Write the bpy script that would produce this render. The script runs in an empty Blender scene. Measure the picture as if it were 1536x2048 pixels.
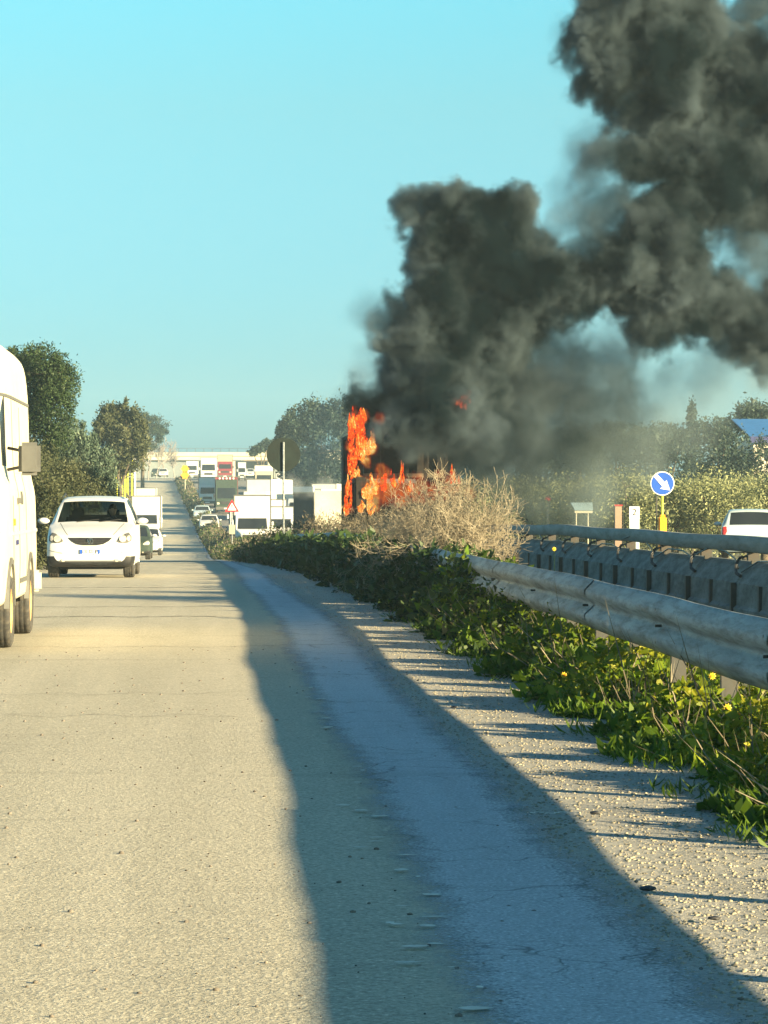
import bpy, bmesh, math, random
import numpy as np
from mathutils import Vector, Matrix, Euler
from mathutils.bvhtree import BVHTree
R = math.radians
rng = np.random.default_rng(7)
random.seed(7)
sc = bpy.context.scene
col = sc.collection

# ------------------------------------------------------------------ camera, sky, sun, exposure
F = 6000.0                                   # focal length in pixels of the 1536 x 2048 frame
cam_d = bpy.data.cameras.new('camera'); cam = bpy.data.objects.new('camera', cam_d); col.objects.link(cam)
cam_d.sensor_fit = 'VERTICAL'; cam_d.sensor_height = 36.0; cam_d.lens = F / 2048 * 36.0
cam_d.clip_start = 0.5; cam_d.clip_end = 20000
cam.location = (0, 0, 1.47)
cam.rotation_euler = (R(90 - 0.23), 0, R(-3.22))
sc.camera = cam
bpy.context.view_layer.update()
CM = cam.matrix_world.copy()

SUN_AZ, SUN_EL = 125.0, 13.6                 # degrees clockwise from +Y, degrees above the horizon
world = bpy.data.worlds.new('World'); sc.world = world; world.use_nodes = True
wn = world.node_tree; wn.nodes.clear()
sky = wn.nodes.new('ShaderNodeTexSky'); sky.sky_type = 'NISHITA'; sky.sun_disc = False
sky.sun_elevation = R(SUN_EL); sky.sun_rotation = R(SUN_AZ); sky.air_density = 1.0; sky.dust_density = 0.6; sky.ozone_density = 1.6
tint = wn.nodes.new('ShaderNodeMix'); tint.data_type = 'RGBA'; tint.blend_type = 'MULTIPLY'; tint.inputs[0].default_value = 1.0
tint.inputs[7].default_value = (0.66, 1.0, 1.0, 1)
bg = wn.nodes.new('ShaderNodeBackground'); bg.inputs['Strength'].default_value = 0.049
wo = wn.nodes.new('ShaderNodeOutputWorld')
wtc = wn.nodes.new('ShaderNodeTexCoord'); wsp = wn.nodes.new('ShaderNodeSeparateXYZ'); wrp = wn.nodes.new('ShaderNodeValToRGB')
wn.links.new(wtc.outputs['Generated'], wsp.inputs[0]); wn.links.new(wsp.outputs['Z'], wrp.inputs[0])
el_ = wrp.color_ramp.elements; el_[0].position = 0.0; el_[0].color = (.17, .46, .92, 1); el_[1].position = .2; el_[1].color = (.47, 1.22, 1.16, 1)
e_ = el_.new(.07); e_.color = (.32, .70, .94, 1); e_ = el_.new(.13); e_.color = (.47, .88, .90, 1); e_ = el_.new(.7); e_.color = (.28, .52, .70, 1)
wn.links.new(wrp.outputs[0], tint.inputs[7])
wn.links.new(sky.outputs[0], tint.inputs[6]); wn.links.new(tint.outputs[2], bg.inputs['Color']); wn.links.new(bg.outputs[0], wo.inputs['Surface'])

sun_d = bpy.data.lights.new('sun', 'SUN'); sun = bpy.data.objects.new('sun', sun_d); col.objects.link(sun)
sun_d.energy = 5.0; sun_d.angle = R(0.6); sun_d.color = (1.0, 0.80, 0.45)
sd = Vector((math.sin(R(SUN_AZ)) * math.cos(R(SUN_EL)), math.cos(R(SUN_AZ)) * math.cos(R(SUN_EL)), math.sin(R(SUN_EL))))
sun.rotation_euler = sd.to_track_quat('Z', 'Y').to_euler(); sun.location = (30, -20, 30)

sc.view_settings.view_transform = 'Standard'; sc.view_settings.look = 'None'
sc.view_settings.gamma = 1.0; sc.view_settings.use_curve_mapping = False
sc.view_settings.exposure = 2.05
sc.cycles.max_bounces = 5; sc.cycles.diffuse_bounces = 2; sc.cycles.glossy_bounces = 2; sc.cycles.transmission_bounces = 4
sc.cycles.volume_bounces = 1; sc.cycles.transparent_max_bounces = 12
sc.cycles.volume_step_rate = 1.0; sc.cycles.volume_max_steps = 256
sc.cycles.use_denoising = True
sc.cycles.sample_clamp_indirect = 6.0

# ------------------------------------------------------------------ helpers: pixels to world, ground profile
def P(px, py, Z):
    return CM @ Vector(((px - 768) / F * Z, -(py - 1024) / F * Z, -Z))
def scale_at(Z): return F / Z
def _pchip(xs, ys, x):
    xs = np.asarray(xs, float); ys = np.asarray(ys, float)
    h = np.diff(xs); d = np.diff(ys, axis=0) / (h.reshape(-1, *([1] * (ys.ndim - 1))))
    m = np.zeros_like(ys)
    a, b = d[:-1], d[1:]
    with np.errstate(divide='ignore', invalid='ignore'):
        hm = np.where(a * b > 0, 2 * a * b / (a + b), 0)
    m[1:-1] = hm; m[0] = d[0]; m[-1] = d[-1]
    x = np.clip(np.asarray(x, float), xs[0], xs[-1])
    i = np.clip(np.searchsorted(xs, x, side='right') - 1, 0, len(xs) - 2)
    hh = h[i]; t = (x - xs[i]) / hh
    if ys.ndim > 1:
        t = t.reshape(-1, *([1] * (ys.ndim - 1))); hh = hh.reshape(-1, *([1] * (ys.ndim - 1)))
    return ((2*t**3 - 3*t**2 + 1) * ys[i] + (t**3 - 2*t**2 + t) * hh * m[i] + (-2*t**3 + 3*t**2) * ys[i+1] + (t**3 - t**2) * hh * m[i+1])
GY = [-60, 55, 62, 80, 110, 171, 230, 300, 400, 480, 540, 700, 1500, 9000]
GZ = [0, 0, -.04, -.25, -.75, -1.7, -1.65, -.6, 2.1, 4.7, 5.35, 5.5, 7, 20]
def gz(y):
    r = _pchip(GY, GZ, np.atleast_1d(y)); return float(r[0]) if np.ndim(y) == 0 else r
CY = [-60, 30, 56, 100, 171, 230, 300, 400, 480, 700, 1500, 9000]
CX = [0, 0, -.3, -.7, -1.25, -2, -3.2, -5.5, -7.5, -15, -45, -300]
def cx(y):
    r = _pchip(CY, CX, np.atleast_1d(y)); return float(r[0]) if np.ndim(y) == 0 else r
def along(ys, xs):
    def f(y):
        r = _pchip(ys, xs, np.atleast_1d(y)); return float(r[0]) if np.ndim(y) == 0 else r
    return f
left_edge = along([-60, 40, 60, 110, 230, 480, 9000], [-4.6, -4.2, -3.7, -4.2, -4.8, -5.2, -5.2])
rail_x = along([-60, 60, 110, 160, 500, 9000], [3.05, 3.05, 2.6, 2.0, 2.0, 2.0])
bar_x = along([-60, 58, 72, 88, 110, 180, 500, 9000], [6.9, 6.9, 6.3, 4.4, 3.6, 2.6, 3.0, 3.0])
def on_ground(px, Z, dz=0):
    p = P(px, 1000, Z); return Vector((p.x, p.y, gz(p.y) + dz))

# ------------------------------------------------------------------ helpers: objects
def tag(o, label=None, cat=None, group=None, kind=None):
    if label: o['label'] = label
    if cat: o['category'] = cat
    if group: o['group'] = group
    if kind: o['kind'] = kind
    return o
def empty(name, loc=(0, 0, 0), rz=0, label=None, cat=None, group=None):
    o = bpy.data.objects.new(name, None); col.objects.link(o); o.location = loc; o.rotation_euler = (0, 0, rz)
    o.empty_display_size = 0.2
    return tag(o, label, cat, group)
def link(name, me, mat=None, parent=None, smooth=False):
    o = bpy.data.objects.new(name, me); col.objects.link(o)
    if mat is not None and not me.materials: me.materials.append(mat)
    if parent is not None: o.parent = parent
    if smooth: me.shade_smooth()
    return o
def copy_tree(o, parent=None):
    c = o.copy(); col.objects.link(c)
    if parent is not None: c.parent = parent
    for ch in list(o.children): copy_tree(ch, c)
    return c

class MB:
    def __init__(s): s.v = []; s.f = []
    def add(s, vs, fs):
        b = len(s.v); s.v += [tuple(v) for v in vs]; s.f += [tuple(b + i for i in f) for f in fs]; return s
    def box(s, x0, x1, y0, y1, z0, z1, taper=0.0, bev=0.0):
        if bev > 0:
            bm = bmesh.new(); bmesh.ops.create_cube(bm, size=1)
            for v in bm.verts: v.co = Vector(((x0+x1)/2 + v.co.x*(x1-x0), (y0+y1)/2 + v.co.y*(y1-y0), (z0+z1)/2 + v.co.z*(z1-z0)))
            bmesh.ops.bevel(bm, geom=bm.edges[:], offset=bev, segments=2, affect='EDGES', clamp_overlap=True)
            bm.verts.index_update()
            s.add([v.co for v in bm.verts], [[v.index for v in f.verts] for f in bm.faces]); bm.free(); return s
        t = taper
        vs = [(x0,y0,z0),(x1,y0,z0),(x1,y1,z0),(x0,y1,z0),(x0+t,y0+t,z1),(x1-t,y0+t,z1),(x1-t,y1-t,z1),(x0+t,y1-t,z1)]
        return s.add(vs, [(3,2,1,0),(4,5,6,7),(0,1,5,4),(1,2,6,5),(2,3,7,6),(3,0,4,7)])
    def tube(s, pts, rad, n=8, cap=True):
        pts = [Vector(p) for p in pts]
        rads = rad if hasattr(rad, '__len__') else [rad] * len(pts)
        vs = []; fs = []
        for i, p in enumerate(pts):
            d = (pts[min(i+1, len(pts)-1)] - pts[max(i-1, 0)]).normalized()
            a = d.orthogonal().normalized() if abs(d.z) < .95 else Vector((1, 0, 0)); a = (a - d * a.dot(d)).normalized(); b = d.cross(a)
            for k in range(n):
                t = 2 * math.pi * k / n; vs.append(p + a * math.cos(t) * rads[i] + b * math.sin(t) * rads[i])
        for i in range(len(pts) - 1):
            for k in range(n):
                fs.append((i*n+k, i*n+(k+1) % n, (i+1)*n+(k+1) % n, (i+1)*n+k))
        if cap: fs.append(tuple(range(n-1, -1, -1))); fs.append(tuple((len(pts)-1)*n + k for k in range(n)))
        return s.add(vs, fs)
    def disc_y(s, cx_, cz_, r, y0, y1, n=28, sx=1.0):          # a coin whose faces look along Y
        vs = []
        for y in (y0, y1):
            for k in range(n): t = 2*math.pi*k/n; vs.append((cx_ + r*sx*math.cos(t), y, cz_ + r*math.sin(t)))
        fs = [tuple(range(n)), tuple(range(2*n-1, n-1, -1))] + [(k, k+n, (k+1) % n + n, (k+1) % n) for k in range(n)]
        return s.add(vs, fs)
    def prism_y(s, poly, y0, y1):                              # polygon in X-Z extruded along Y
        n = len(poly); vs = [(x, y0, z) for x, z in poly] + [(x, y1, z) for x, z in poly]
        return s.add(vs, [tuple(range(n)), tuple(range(2*n-1, n-1, -1))] + [(k, k+n, (k+1) % n + n, (k+1) % n) for k in range(n)])
    def prism_x(s, poly, x0, x1):                              # polygon in Y-Z extruded along X
        n = len(poly); vs = [(x0, y, z) for y, z in poly] + [(x1, y, z) for y, z in poly]
        return s.add(vs, [tuple(range(n-1, -1, -1)), tuple(range(n, 2*n))] + [(k, (k+1) % n, (k+1) % n + n, k+n) for k in range(n)])
    def mesh(s, name):
        me = bpy.data.meshes.new(name); me.from_pydata(s.v, [], s.f); me.update(); return me
    def build(s, name, mat, parent=None, smooth=False):
        me = s.mesh(name)
        bm = bmesh.new(); bm.from_mesh(me); bmesh.ops.recalc_face_normals(bm, faces=bm.faces[:]); bm.to_mesh(me); bm.free()
        return link(name, me, mat, parent, smooth)

def np_mesh(name, verts, quads, attr=None):
    """verts (N,3), quads (M,k) with numpy speed; attr: float per vertex called tint"""
    me = bpy.data.meshes.new(name); k = quads.shape[1]
    me.vertices.add(len(verts)); me.vertices.foreach_set('co', verts.astype(np.float32).ravel())
    me.loops.add(quads.size); me.loops.foreach_set('vertex_index', quads.astype(np.int32).ravel())
    me.polygons.add(len(quads)); me.polygons.foreach_set('loop_start', np.arange(0, quads.size, k, dtype=np.int32))
    me.polygons.foreach_set('loop_total', np.full(len(quads), k, dtype=np.int32))
    if attr is not None:
        a = me.attributes.new('tint', 'FLOAT', 'POINT'); a.data.foreach_set('value', attr.astype(np.float32))
    me.update(calc_edges=True); me.validate(); return me

# ------------------------------------------------------------------ materials
class NT:
    def __init__(s, name):
        s.m = bpy.data.materials.new(name); s.m.use_nodes = True; s.t = s.m.node_tree; s.t.nodes.clear()
        s.out = s.t.nodes.new('ShaderNodeOutputMaterial')
    def n(s, typ, **kw):
        nd = s.t.nodes.new(typ)
        for k, v in kw.items():
            if k.startswith('i_'): nd.inputs[k[2:].replace('_', ' ')].default_value = v
            elif k.startswith('x') and k[1:].isdigit(): nd.inputs[int(k[1:])].default_value = v
            else: setattr(nd, k, v)
        return nd
    def l(s, a, b): s.t.links.new(a, b)
    def noise(s, scale, detail=4, rough=.55, vec=None, dist=0):
        nd = s.n('ShaderNodeTexNoise', i_Scale=scale, i_Detail=detail, i_Roughness=rough, i_Distortion=dist)
        if vec is not None: s.l(vec, nd.inputs['Vector'])
        return nd.outputs['Fac']
    def ramp(s, fac, stops):
        nd = s.n('ShaderNodeValToRGB'); el = nd.color_ramp.elements
        while len(el) < len(stops): el.new(0.5)
        for e, (p, c) in zip(el, stops):
            e.position = p; e.color = (*c, 1) if hasattr(c, '__len__') else (c, c, c, 1)
        s.l(fac, nd.inputs[0]); return nd.outputs[0]
    def mix(s, fac, a, b, mode='MIX'):
        nd = s.n('ShaderNodeMix', data_type='RGBA', blend_type=mode)
        for i, v in ((0, fac), (6, a), (7, b)):
            if hasattr(v, 'links') or hasattr(v, 'is_linked'): s.l(v, nd.inputs[i])
            elif i == 0: nd.inputs[0].default_value = v
            else: nd.inputs[i].default_value = (*v, 1)
        return nd.outputs[2]
    def math(s, op, a, b=None, clamp=False):
        nd = s.n('ShaderNodeMath', operation=op, use_clamp=clamp)
        for i, v in enumerate((a, b)):
            if v is None: continue
            if hasattr(v, 'is_linked'): s.l(v, nd.inputs[i])
            else: nd.inputs[i].default_value = v
        return nd.outputs[0]
    def coord(s, scale=(1, 1, 1), kind='Object'):
        tc = s.n('ShaderNodeTexCoord'); mp = s.n('ShaderNodeMapping'); mp.inputs['Scale'].default_value = scale
        s.l(tc.outputs[kind], mp.inputs['Vector']); return mp.outputs[0]
    def bump(s, height, strength=.4, dist=.01):
        nd = s.n('ShaderNodeBump', i_Strength=strength, i_Distance=dist); s.l(height, nd.inputs['Height']); return nd.outputs[0]
    def principled(s, color, rough=.7, metal=0.0, normal=None, **kw):
        b = s.n('ShaderNodeBsdfPrincipled')
        if hasattr(color, 'is_linked'): s.l(color, b.inputs['Base Color'])
        else: b.inputs['Base Color'].default_value = (*color, 1)
        if hasattr(rough, 'is_linked'): s.l(rough, b.inputs['Roughness'])
        else: b.inputs['Roughness'].default_value = rough
        b.inputs['Metallic'].default_value = metal
        if normal is not None: s.l(normal, b.inputs['Normal'])
        for k, v in kw.items(): b.inputs[k.replace('_', ' ')].default_value = v
        s.l(b.outputs[0], s.out.inputs['Surface']); return b

def simple(name, c, rough=.6, metal=0, var=.15, scale=3.0, dirt=None, dirt_amt=.3, bump=0, cs=(1, 1, 1), **kw):
    t = NT(name); co = t.coord(cs)
    n1 = t.noise(scale, 5, .6, co)
    lo = tuple(x * (1 - var) for x in c); hi = tuple(min(1, x * (1 + var)) for x in c)
    c1 = t.ramp(n1, [(.3, lo), (.7, hi)])
    if dirt:
        n2 = t.noise(scale * 2.3, 6, .7, co)
        c1 = t.mix(t.math('MULTIPLY', t.ramp(n2, [(.45, 0), (.75, 1)]), dirt_amt), c1, dirt)
    nm = t.bump(t.noise(scale * 12, 4, .6, co), bump, .01) if bump else None
    t.principled(c1, rough, metal, nm, **kw)
    return t.m

def mat_leaf(name, c1, c2, c3=None, rough=.55, trans=.25):
    t = NT(name)
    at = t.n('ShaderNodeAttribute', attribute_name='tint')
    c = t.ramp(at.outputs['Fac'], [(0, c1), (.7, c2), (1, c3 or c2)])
    big = t.noise(.9, 3, .5, t.coord())
    c = t.mix(t.math('MULTIPLY', t.ramp(big, [(.35, 1), (.65, 0)]), .35), c, tuple(x * .55 for x in c1))
    b = t.principled(c, rough); b.inputs['Specular IOR Level'].default_value = .3
    tr = t.n('ShaderNodeBsdfTranslucent'); t.l(c, tr.inputs['Color'])
    mx = t.n('ShaderNodeMixShader', x0=trans); t.l(b.outputs[0], mx.inputs[1]); t.l(tr.outputs[0], mx.inputs[2])
    t.l(mx.outputs[0], t.out.inputs['Surface']); return t.m

def road_mat(name, base, dark, light, crack=.6, ystretch=.35, grain=90, spots=True, fade=False):
    t = NT(name); co = t.coord(); cs = t.coord((1.0, ystretch, 1)); cl = t.coord((2.2, .06, 1)); ct = t.coord((.12, 1.1, 1))
    big = t.noise(.35, 5, .6, cs); mid = t.noise(2.3, 6, .65, co); fine = t.noise(grain, 3, .7, co); wheel = t.noise(.9, 4, .5, cl)
    c = t.mix(t.ramp(big, [(.32, 0), (.68, 1)]), dark, base)
    c = t.mix(t.math('MULTIPLY', t.ramp(wheel, [(.42, 0), (.62, 1)]), .45), c, light)
    c = t.mix(t.math('MULTIPLY', t.ramp(mid, [(.55, 0), (.75, 1)]), .35), c, tuple(x * .7 for x in dark))
    c = t.mix(t.ramp(fine, [(.36, .55), (.5, 0)]), c, tuple(x * .38 for x in dark))
    c = t.mix(t.ramp(fine, [(.58, 0), (.7, .75)]), c, tuple(min(1, x * 1.7) for x in light))
    # transverse stains and joints
    tr = t.noise(1.4, 4, .6, ct)
    c = t.mix(t.math('MULTIPLY', t.ramp(tr, [(.60, 0), (.66, 1)]), .28), c, tuple(x * .55 for x in dark))
    # cracks: thin voronoi borders shown where a large noise says so
    wv = t.n('ShaderNodeTexNoise', i_Scale=1.6, i_Detail=4); t.l(co, wv.inputs['Vector'])
    add = t.n('ShaderNodeVectorMath', operation='MULTIPLY_ADD'); t.l(wv.outputs['Color'], add.inputs[0]); add.inputs[1].default_value = (.9, .9, 0); t.l(co, add.inputs[2])
    vo = t.n('ShaderNodeTexVoronoi', feature='DISTANCE_TO_EDGE', i_Scale=.85); t.l(add.outputs[0], vo.inputs['Vector'])
    vo2 = t.n('ShaderNodeTexVoronoi', feature='DISTANCE_TO_EDGE', i_Scale=3.4); t.l(add.outputs[0], vo2.inputs['Vector'])
    ck = t.ramp(vo.outputs['Distance'], [(.0, 1), (.012, 0)])
    ck2 = t.ramp(vo2.outputs['Distance'], [(.0, 1), (.03, 0)])
    mask = t.ramp(t.noise(.5, 3, .5, co), [(.46, 0), (.56, 1)]); mask2 = t.ramp(t.noise(.9, 3, .5, ct), [(.52, 0), (.62, 1)])
    cks = t.math('MAXIMUM', t.math('MULTIPLY', ck, mask), t.math('MULTIPLY', ck2, mask2))
    c = t.mix(t.math('MULTIPLY', cks, crack), c, tuple(x * .22 for x in dark))
    if spots:
        vs = t.n('ShaderNodeTexVoronoi', feature='F1', i_Scale=5.5); t.l(co, vs.inputs['Vector'])
        sp = t.math('MULTIPLY', t.ramp(vs.outputs['Distance'], [(.035, 1), (.07, 0)]), t.ramp(t.noise(3, 2, .5, co), [(.5, 0), (.55, 1)]))
        c = t.mix(t.math('MULTIPLY', sp, .8), c, tuple(x * .25 for x in dark))
    h = t.math('SUBTRACT', t.math('ADD', t.math('MULTIPLY', fine, 1.0), t.math('MULTIPLY', mid, 1.0)), t.math('MULTIPLY', cks, crack * .7))
    b = t.principled(c, .88, 0, t.bump(h, .6, .013))
    if fade:
        at = t.n('ShaderNodeAttribute', attribute_name='tint'); e_ = t.math('ADD', at.outputs['Fac'], t.math('MULTIPLY', t.math('SUBTRACT', t.math('ADD', t.math('MULTIPLY', mid, .5), t.math('MULTIPLY', fine, .5)), .5), .55))
        tp = t.n('ShaderNodeBsdfTransparent'); mx = t.n('ShaderNodeMixShader'); t.l(t.ramp(e_, [(.02, 0), (.22, 1)]), mx.inputs[0]); t.l(tp.outputs[0], mx.inputs[1]); t.l(b.outputs[0], mx.inputs[2]); t.l(mx.outputs[0], t.out.inputs['Surface'])
    return t.m

M = {}
M['asphalt'] = road_mat('old_asphalt', (.455, .41, .31), (.38, .345, .26), (.52, .47, .365), crack=.07, grain=55)
M['strip'] = road_mat('worn_shoulder', (.47, .51, .54), (.37, .40, .43), (.56, .60, .63), crack=.75, grain=70, spots=False, fade=True)
M['hwy'] = road_mat('highway_asphalt', (.2, .19, .17), (.15, .14, .13), (.25, .24, .22), crack=.3)
M['gravel_bed'] = road_mat('gravel_bed', (.38, .36, .31), (.28, .265, .23), (.47, .445, .38), crack=0, grain=42, spots=False)
M['stone'] = simple('gravel_stone', (.27, .24, .18), .9, var=.6, scale=9)
t = NT('earth'); co = t.coord()
c = t.mix(t.ramp(t.noise(.6, 6, .6, co), [(.4, 0), (.6, 1)]), (.13, .105, .06), (.085, .1, .035))
c = t.mix(t.ramp(t.noise(14, 4, .6, co), [(.45, 0), (.7, .7)]), c, (.24, .2, .12))
t.principled(c, .95, 0, t.bump(t.noise(8, 6, .7, co), .8, .06)); M['earth'] = t.m
M['weed'] = mat_leaf('weed_leaf', (.025, .06, .006), (.12, .20, .012), (.46, .42, .03), .5, .4)
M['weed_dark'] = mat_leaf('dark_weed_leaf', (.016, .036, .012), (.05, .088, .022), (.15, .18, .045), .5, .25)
M['straw'] = mat_leaf('dry_straw', (.085, .07, .048), (.21, .175, .12), (.37, .32, .23), .7, .2)
M['pine'] = mat_leaf('pine_needles', (.012, .028, .010), (.032, .062, .02), (.075, .105, .035), .6, .1)
M['cypress'] = mat_leaf('pale_cypress_leaf', (.05, .085, .06), (.12, .17, .12), (.2, .25, .18), .6, .15)
M['shrub'] = mat_leaf('dusty_shrub_leaf', (.035, .045, .018), (.085, .095, .045), (.15, .15, .075), .6, .15)
M['olive'] = mat_leaf('olive_leaf', (.13, .15, .07), (.27, .29, .14), (.42, .42, .22), .6, .2)
M['bluetree'] = mat_leaf('dark_evergreen_leaf', (.014, .032, .026), (.035, .06, .042), (.07, .10, .065), .6, .1)
M['yellowgrass'] = mat_leaf('yellow_grass', (.12, .13, .02), (.26, .25, .05), (.4, .36, .1), .6, .2)
M['bark'] = simple('bark', (.09, .07, .05), .95, var=.4, scale=6, bump=.5)
M['twig'] = simple('dry_twig', (.29, .245, .175), .8, var=.35, scale=3)
M['twig_grey'] = simple('grey_twig', (.25, .22, .2), .9, var=.3)
M['rail'] = simple('weathered_galvanised_steel', (.26, .285, .295), .7, .0, var=.35, scale=6, dirt=(.05, .042, .03), dirt_amt=.9, bump=.5, cs=(1, .16, 1))
M['dark_steel'] = simple('dark_weathered_steel', (.17, .19, .19), .7, 0, var=.3, scale=5, dirt=(.04, .04, .03), dirt_amt=.7, cs=(1, .16, 1))
M['post'] = simple('dull_steel_post', (.08, .08, .075), .6, .4, var=.3, scale=2, dirt=(.1, .06, .04), dirt_amt=.6)
M['concrete'] = simple('stained_concrete', (.15, .175, .175), .9, 0, var=.4, scale=4, dirt=(.03, .035, .035), dirt_amt=.85, bump=.3, cs=(1, .3, 1))
M['rubber'] = simple('tyre_rubber', (.035, .035, .035), .85, var=.3, scale=8, dirt=(.18, .15, .11), dirt_amt=.45)
M['white'] = simple('white_paint', (.58, .58, .58), .3, 0, var=.03, scale=1.2, dirt=(.45, .40, .30), dirt_amt=.18)
M['dirty_white'] = simple('dusty_white_paint', (.60, .56, .43), .4, 0, var=.06, scale=1.2, dirt=(.42, .34, .2), dirt_amt=.45)
M['silver'] = simple('pale_blue_paint', (.55, .66, .70), .3, .2, var=.05)
M['black_plastic'] = simple('black_plastic', (.03, .03, .032), .5, var=.3, scale=5, dirt=(.12, .1, .08), dirt_amt=.3)
M['trim_black'] = simple('black_trim', (.018, .018, .02), .5, var=.3, scale=5)
M['grey_plastic'] = simple('grey_plastic', (.10, .10, .095), .6, var=.15, scale=6)
M['dark_inside'] = simple('dark_interior', (.025, .028, .03), .8, var=.2)
M['glass'] = simple('window_glass', (.02, .025, .03), .06, var=.3, scale=1, Transmission_Weight=0.0)
t = NT('clear_windscreen'); t.principled((.16, .21, .21), .02, 0, None, Transmission_Weight=1.0, IOR=1.02, Specular_IOR_Level=.9); M['clear'] = t.m
M['lamp_glass'] = simple('headlamp_glass', (.72, .66, .55), .12, .3, var=.3, scale=14)
M['chrome'] = simple('chrome', (.6, .6, .6), .15, 1, var=.1)
M['blue_dark'] = simple('dark_blue_paint', (.03, .035, .13), .4, var=.2)
M['green_dark'] = simple('dark_green_canvas', (.025, .045, .035), .8, var=.3, scale=4)
M['red'] = simple('red_paint', (.45, .03, .03), .4, var=.2)
M['maroon'] = simple('maroon_paint', (.2, .03, .04), .4, var=.2)
M['amber'] = simple('amber_lens', (.8, .22, .03), .3, var=.1)
M['cream'] = simple('cream_tarpaulin', (.36, .33, .25), .7, var=.1, scale=2, dirt=(.3, .25, .18), dirt_amt=.3)
M['yellow'] = simple('yellow_paint', (.85, .60, .04), .5, var=.08)
M['yellow_green'] = simple('yellow_green_paint', (.75, .75, .06), .5, var=.1)
M['orange'] = simple('orange_plastic', (.95, .36, .02), .4, var=.08)
M['sign_blue'] = simple('sign_blue', (.02, .09, .45), .4, var=.08)
M['sign_white'] = simple('sign_white', (.82, .82, .82), .45, var=.04)
M['sign_red'] = simple('sign_red', (.55, .02, .03), .4, var=.08)
M['sign_black'] = simple('sign_black', (.015, .015, .015), .5)
M['sign_back'] = simple('dark_sign_back', (.006, .014, .013), .9, var=.4, scale=3, dirt=(.02, .025, .02), dirt_amt=.4)
M['skin'] = simple('skin', (.5, .3, .2), .6, var=.1)
M['shirt'] = simple('dark_jacket', (.04, .04, .05), .9, var=.2)
M['hair'] = simple('dark_hair', (.02, .015, .012), .8)
M['char'] = simple('charred_steel', (.012, .010, .009), .95, var=.5, scale=5, dirt=(.06, .035, .02), dirt_amt=.3, bump=.5)
M['blue_roof'] = simple('blue_roof_sheet', (.03, .13, .34), .5, var=.12)
M['plaster'] = simple('pale_plaster', (.6, .55, .45), .9, var=.1, dirt=(.3, .25, .2))
M['overpass'] = simple('pale_concrete', (.55, .50, .38), .9, var=.12, scale=.4)
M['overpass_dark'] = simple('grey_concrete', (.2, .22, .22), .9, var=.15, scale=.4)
M['underpass_shade'] = simple('painted_opening_shade', (.07, .085, .1), .95, var=.3, scale=.4)  # shade of the overpass opening, put into the colour
M['mound'] = simple('brown_earth_bank', (.28, .2, .15), 1, var=.3, scale=.3)

# ------------------------------------------------------------------ ground, roads
def strip(name, x0, x1, ys, mat, dz=0.0, nx=2, wob0=0, wob1=0, label=None):
    ys = np.asarray(ys, float); c = cx(ys); g = gz(ys) + dz
    a = x0(ys) if callable(x0) else np.full_like(ys, x0); b = x1(ys) if callable(x1) else np.full_like(ys, x1)
    r = np.random.default_rng(len(name))
    def wob(k):
        ph = r.random(5) * 6; return sum(np.sin(ys * f + p) * w for f, p, w in zip((.23, .61, 1.3, 2.9, 6.1), ph, (1, .6, .4, .3, .2))) * k
    a = a + wob(wob0) if wob0 else a; b = b + wob(wob1) if wob1 else b
    tt = np.linspace(0, 1, nx)
    X = (c + a)[:, None] * (1 - tt) + (c + b)[:, None] * tt
    V = np.stack([X, np.repeat(ys[:, None], nx, 1), np.repeat(g[:, None], nx, 1)], -1).reshape(-1, 3)
    i = np.arange(len(ys) - 1)[:, None] * nx + np.arange(nx - 1)[None, :]; i = i.ravel()
    q = np.stack([i, i + 1, i + nx + 1, i + nx], 1)
    att = np.minimum(tt[None, :] * (b - a)[:, None], (1 - tt)[None, :] * (b - a)[:, None]).ravel()
    o = link(name, np_mesh(name, V, q, att), mat, smooth=True); return tag(o, kind='structure')
YS = np.concatenate([np.arange(-40, 60, .5), np.arange(60, 600, 4), np.arange(600, 1600, 50)])
YG = np.concatenate([np.arange(-60, 600, 5), np.arange(600, 2000, 100), np.arange(2000, 9001, 1000)])
g_x = np.concatenate([-np.geomspace(3000, 8, 16), [0], np.geomspace(8, 3000, 16)])
V = np.array([[x, y, gz(float(y)) - .03] for y in YG for x in g_x]); nx = len(g_x)
i = (np.arange(len(YG) - 1)[:, None] * nx + np.arange(nx - 1)[None, :]).ravel()
tag(link('ground', np_mesh('ground', V, np.stack([i, i+1, i+nx+1, i+nx], 1)), M['earth'], smooth=True), kind='structure')
strip('gravel_verge', .9, lambda y: rail_x(y) - .15, YS, M['gravel_bed'], .0, wob1=.05)
strip('road_shoulder', .66, lambda y: np.interp(y, [0, 35, 70, 120], [1.5, 1.52, 1.35, 1.1]), YS, M['strip'], .018, nx=9, wob0=.03, wob1=.025)
strip('road', left_edge, .95, YS, M['asphalt'], .012, nx=6, wob0=.05, wob1=.035)
strip('highway', lambda y: bar_x(y) + .2, lambda y: bar_x(y) + 16, YS[(YS > -30) & (YS < 700)], M['hwy'], .0, nx=5)

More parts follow.
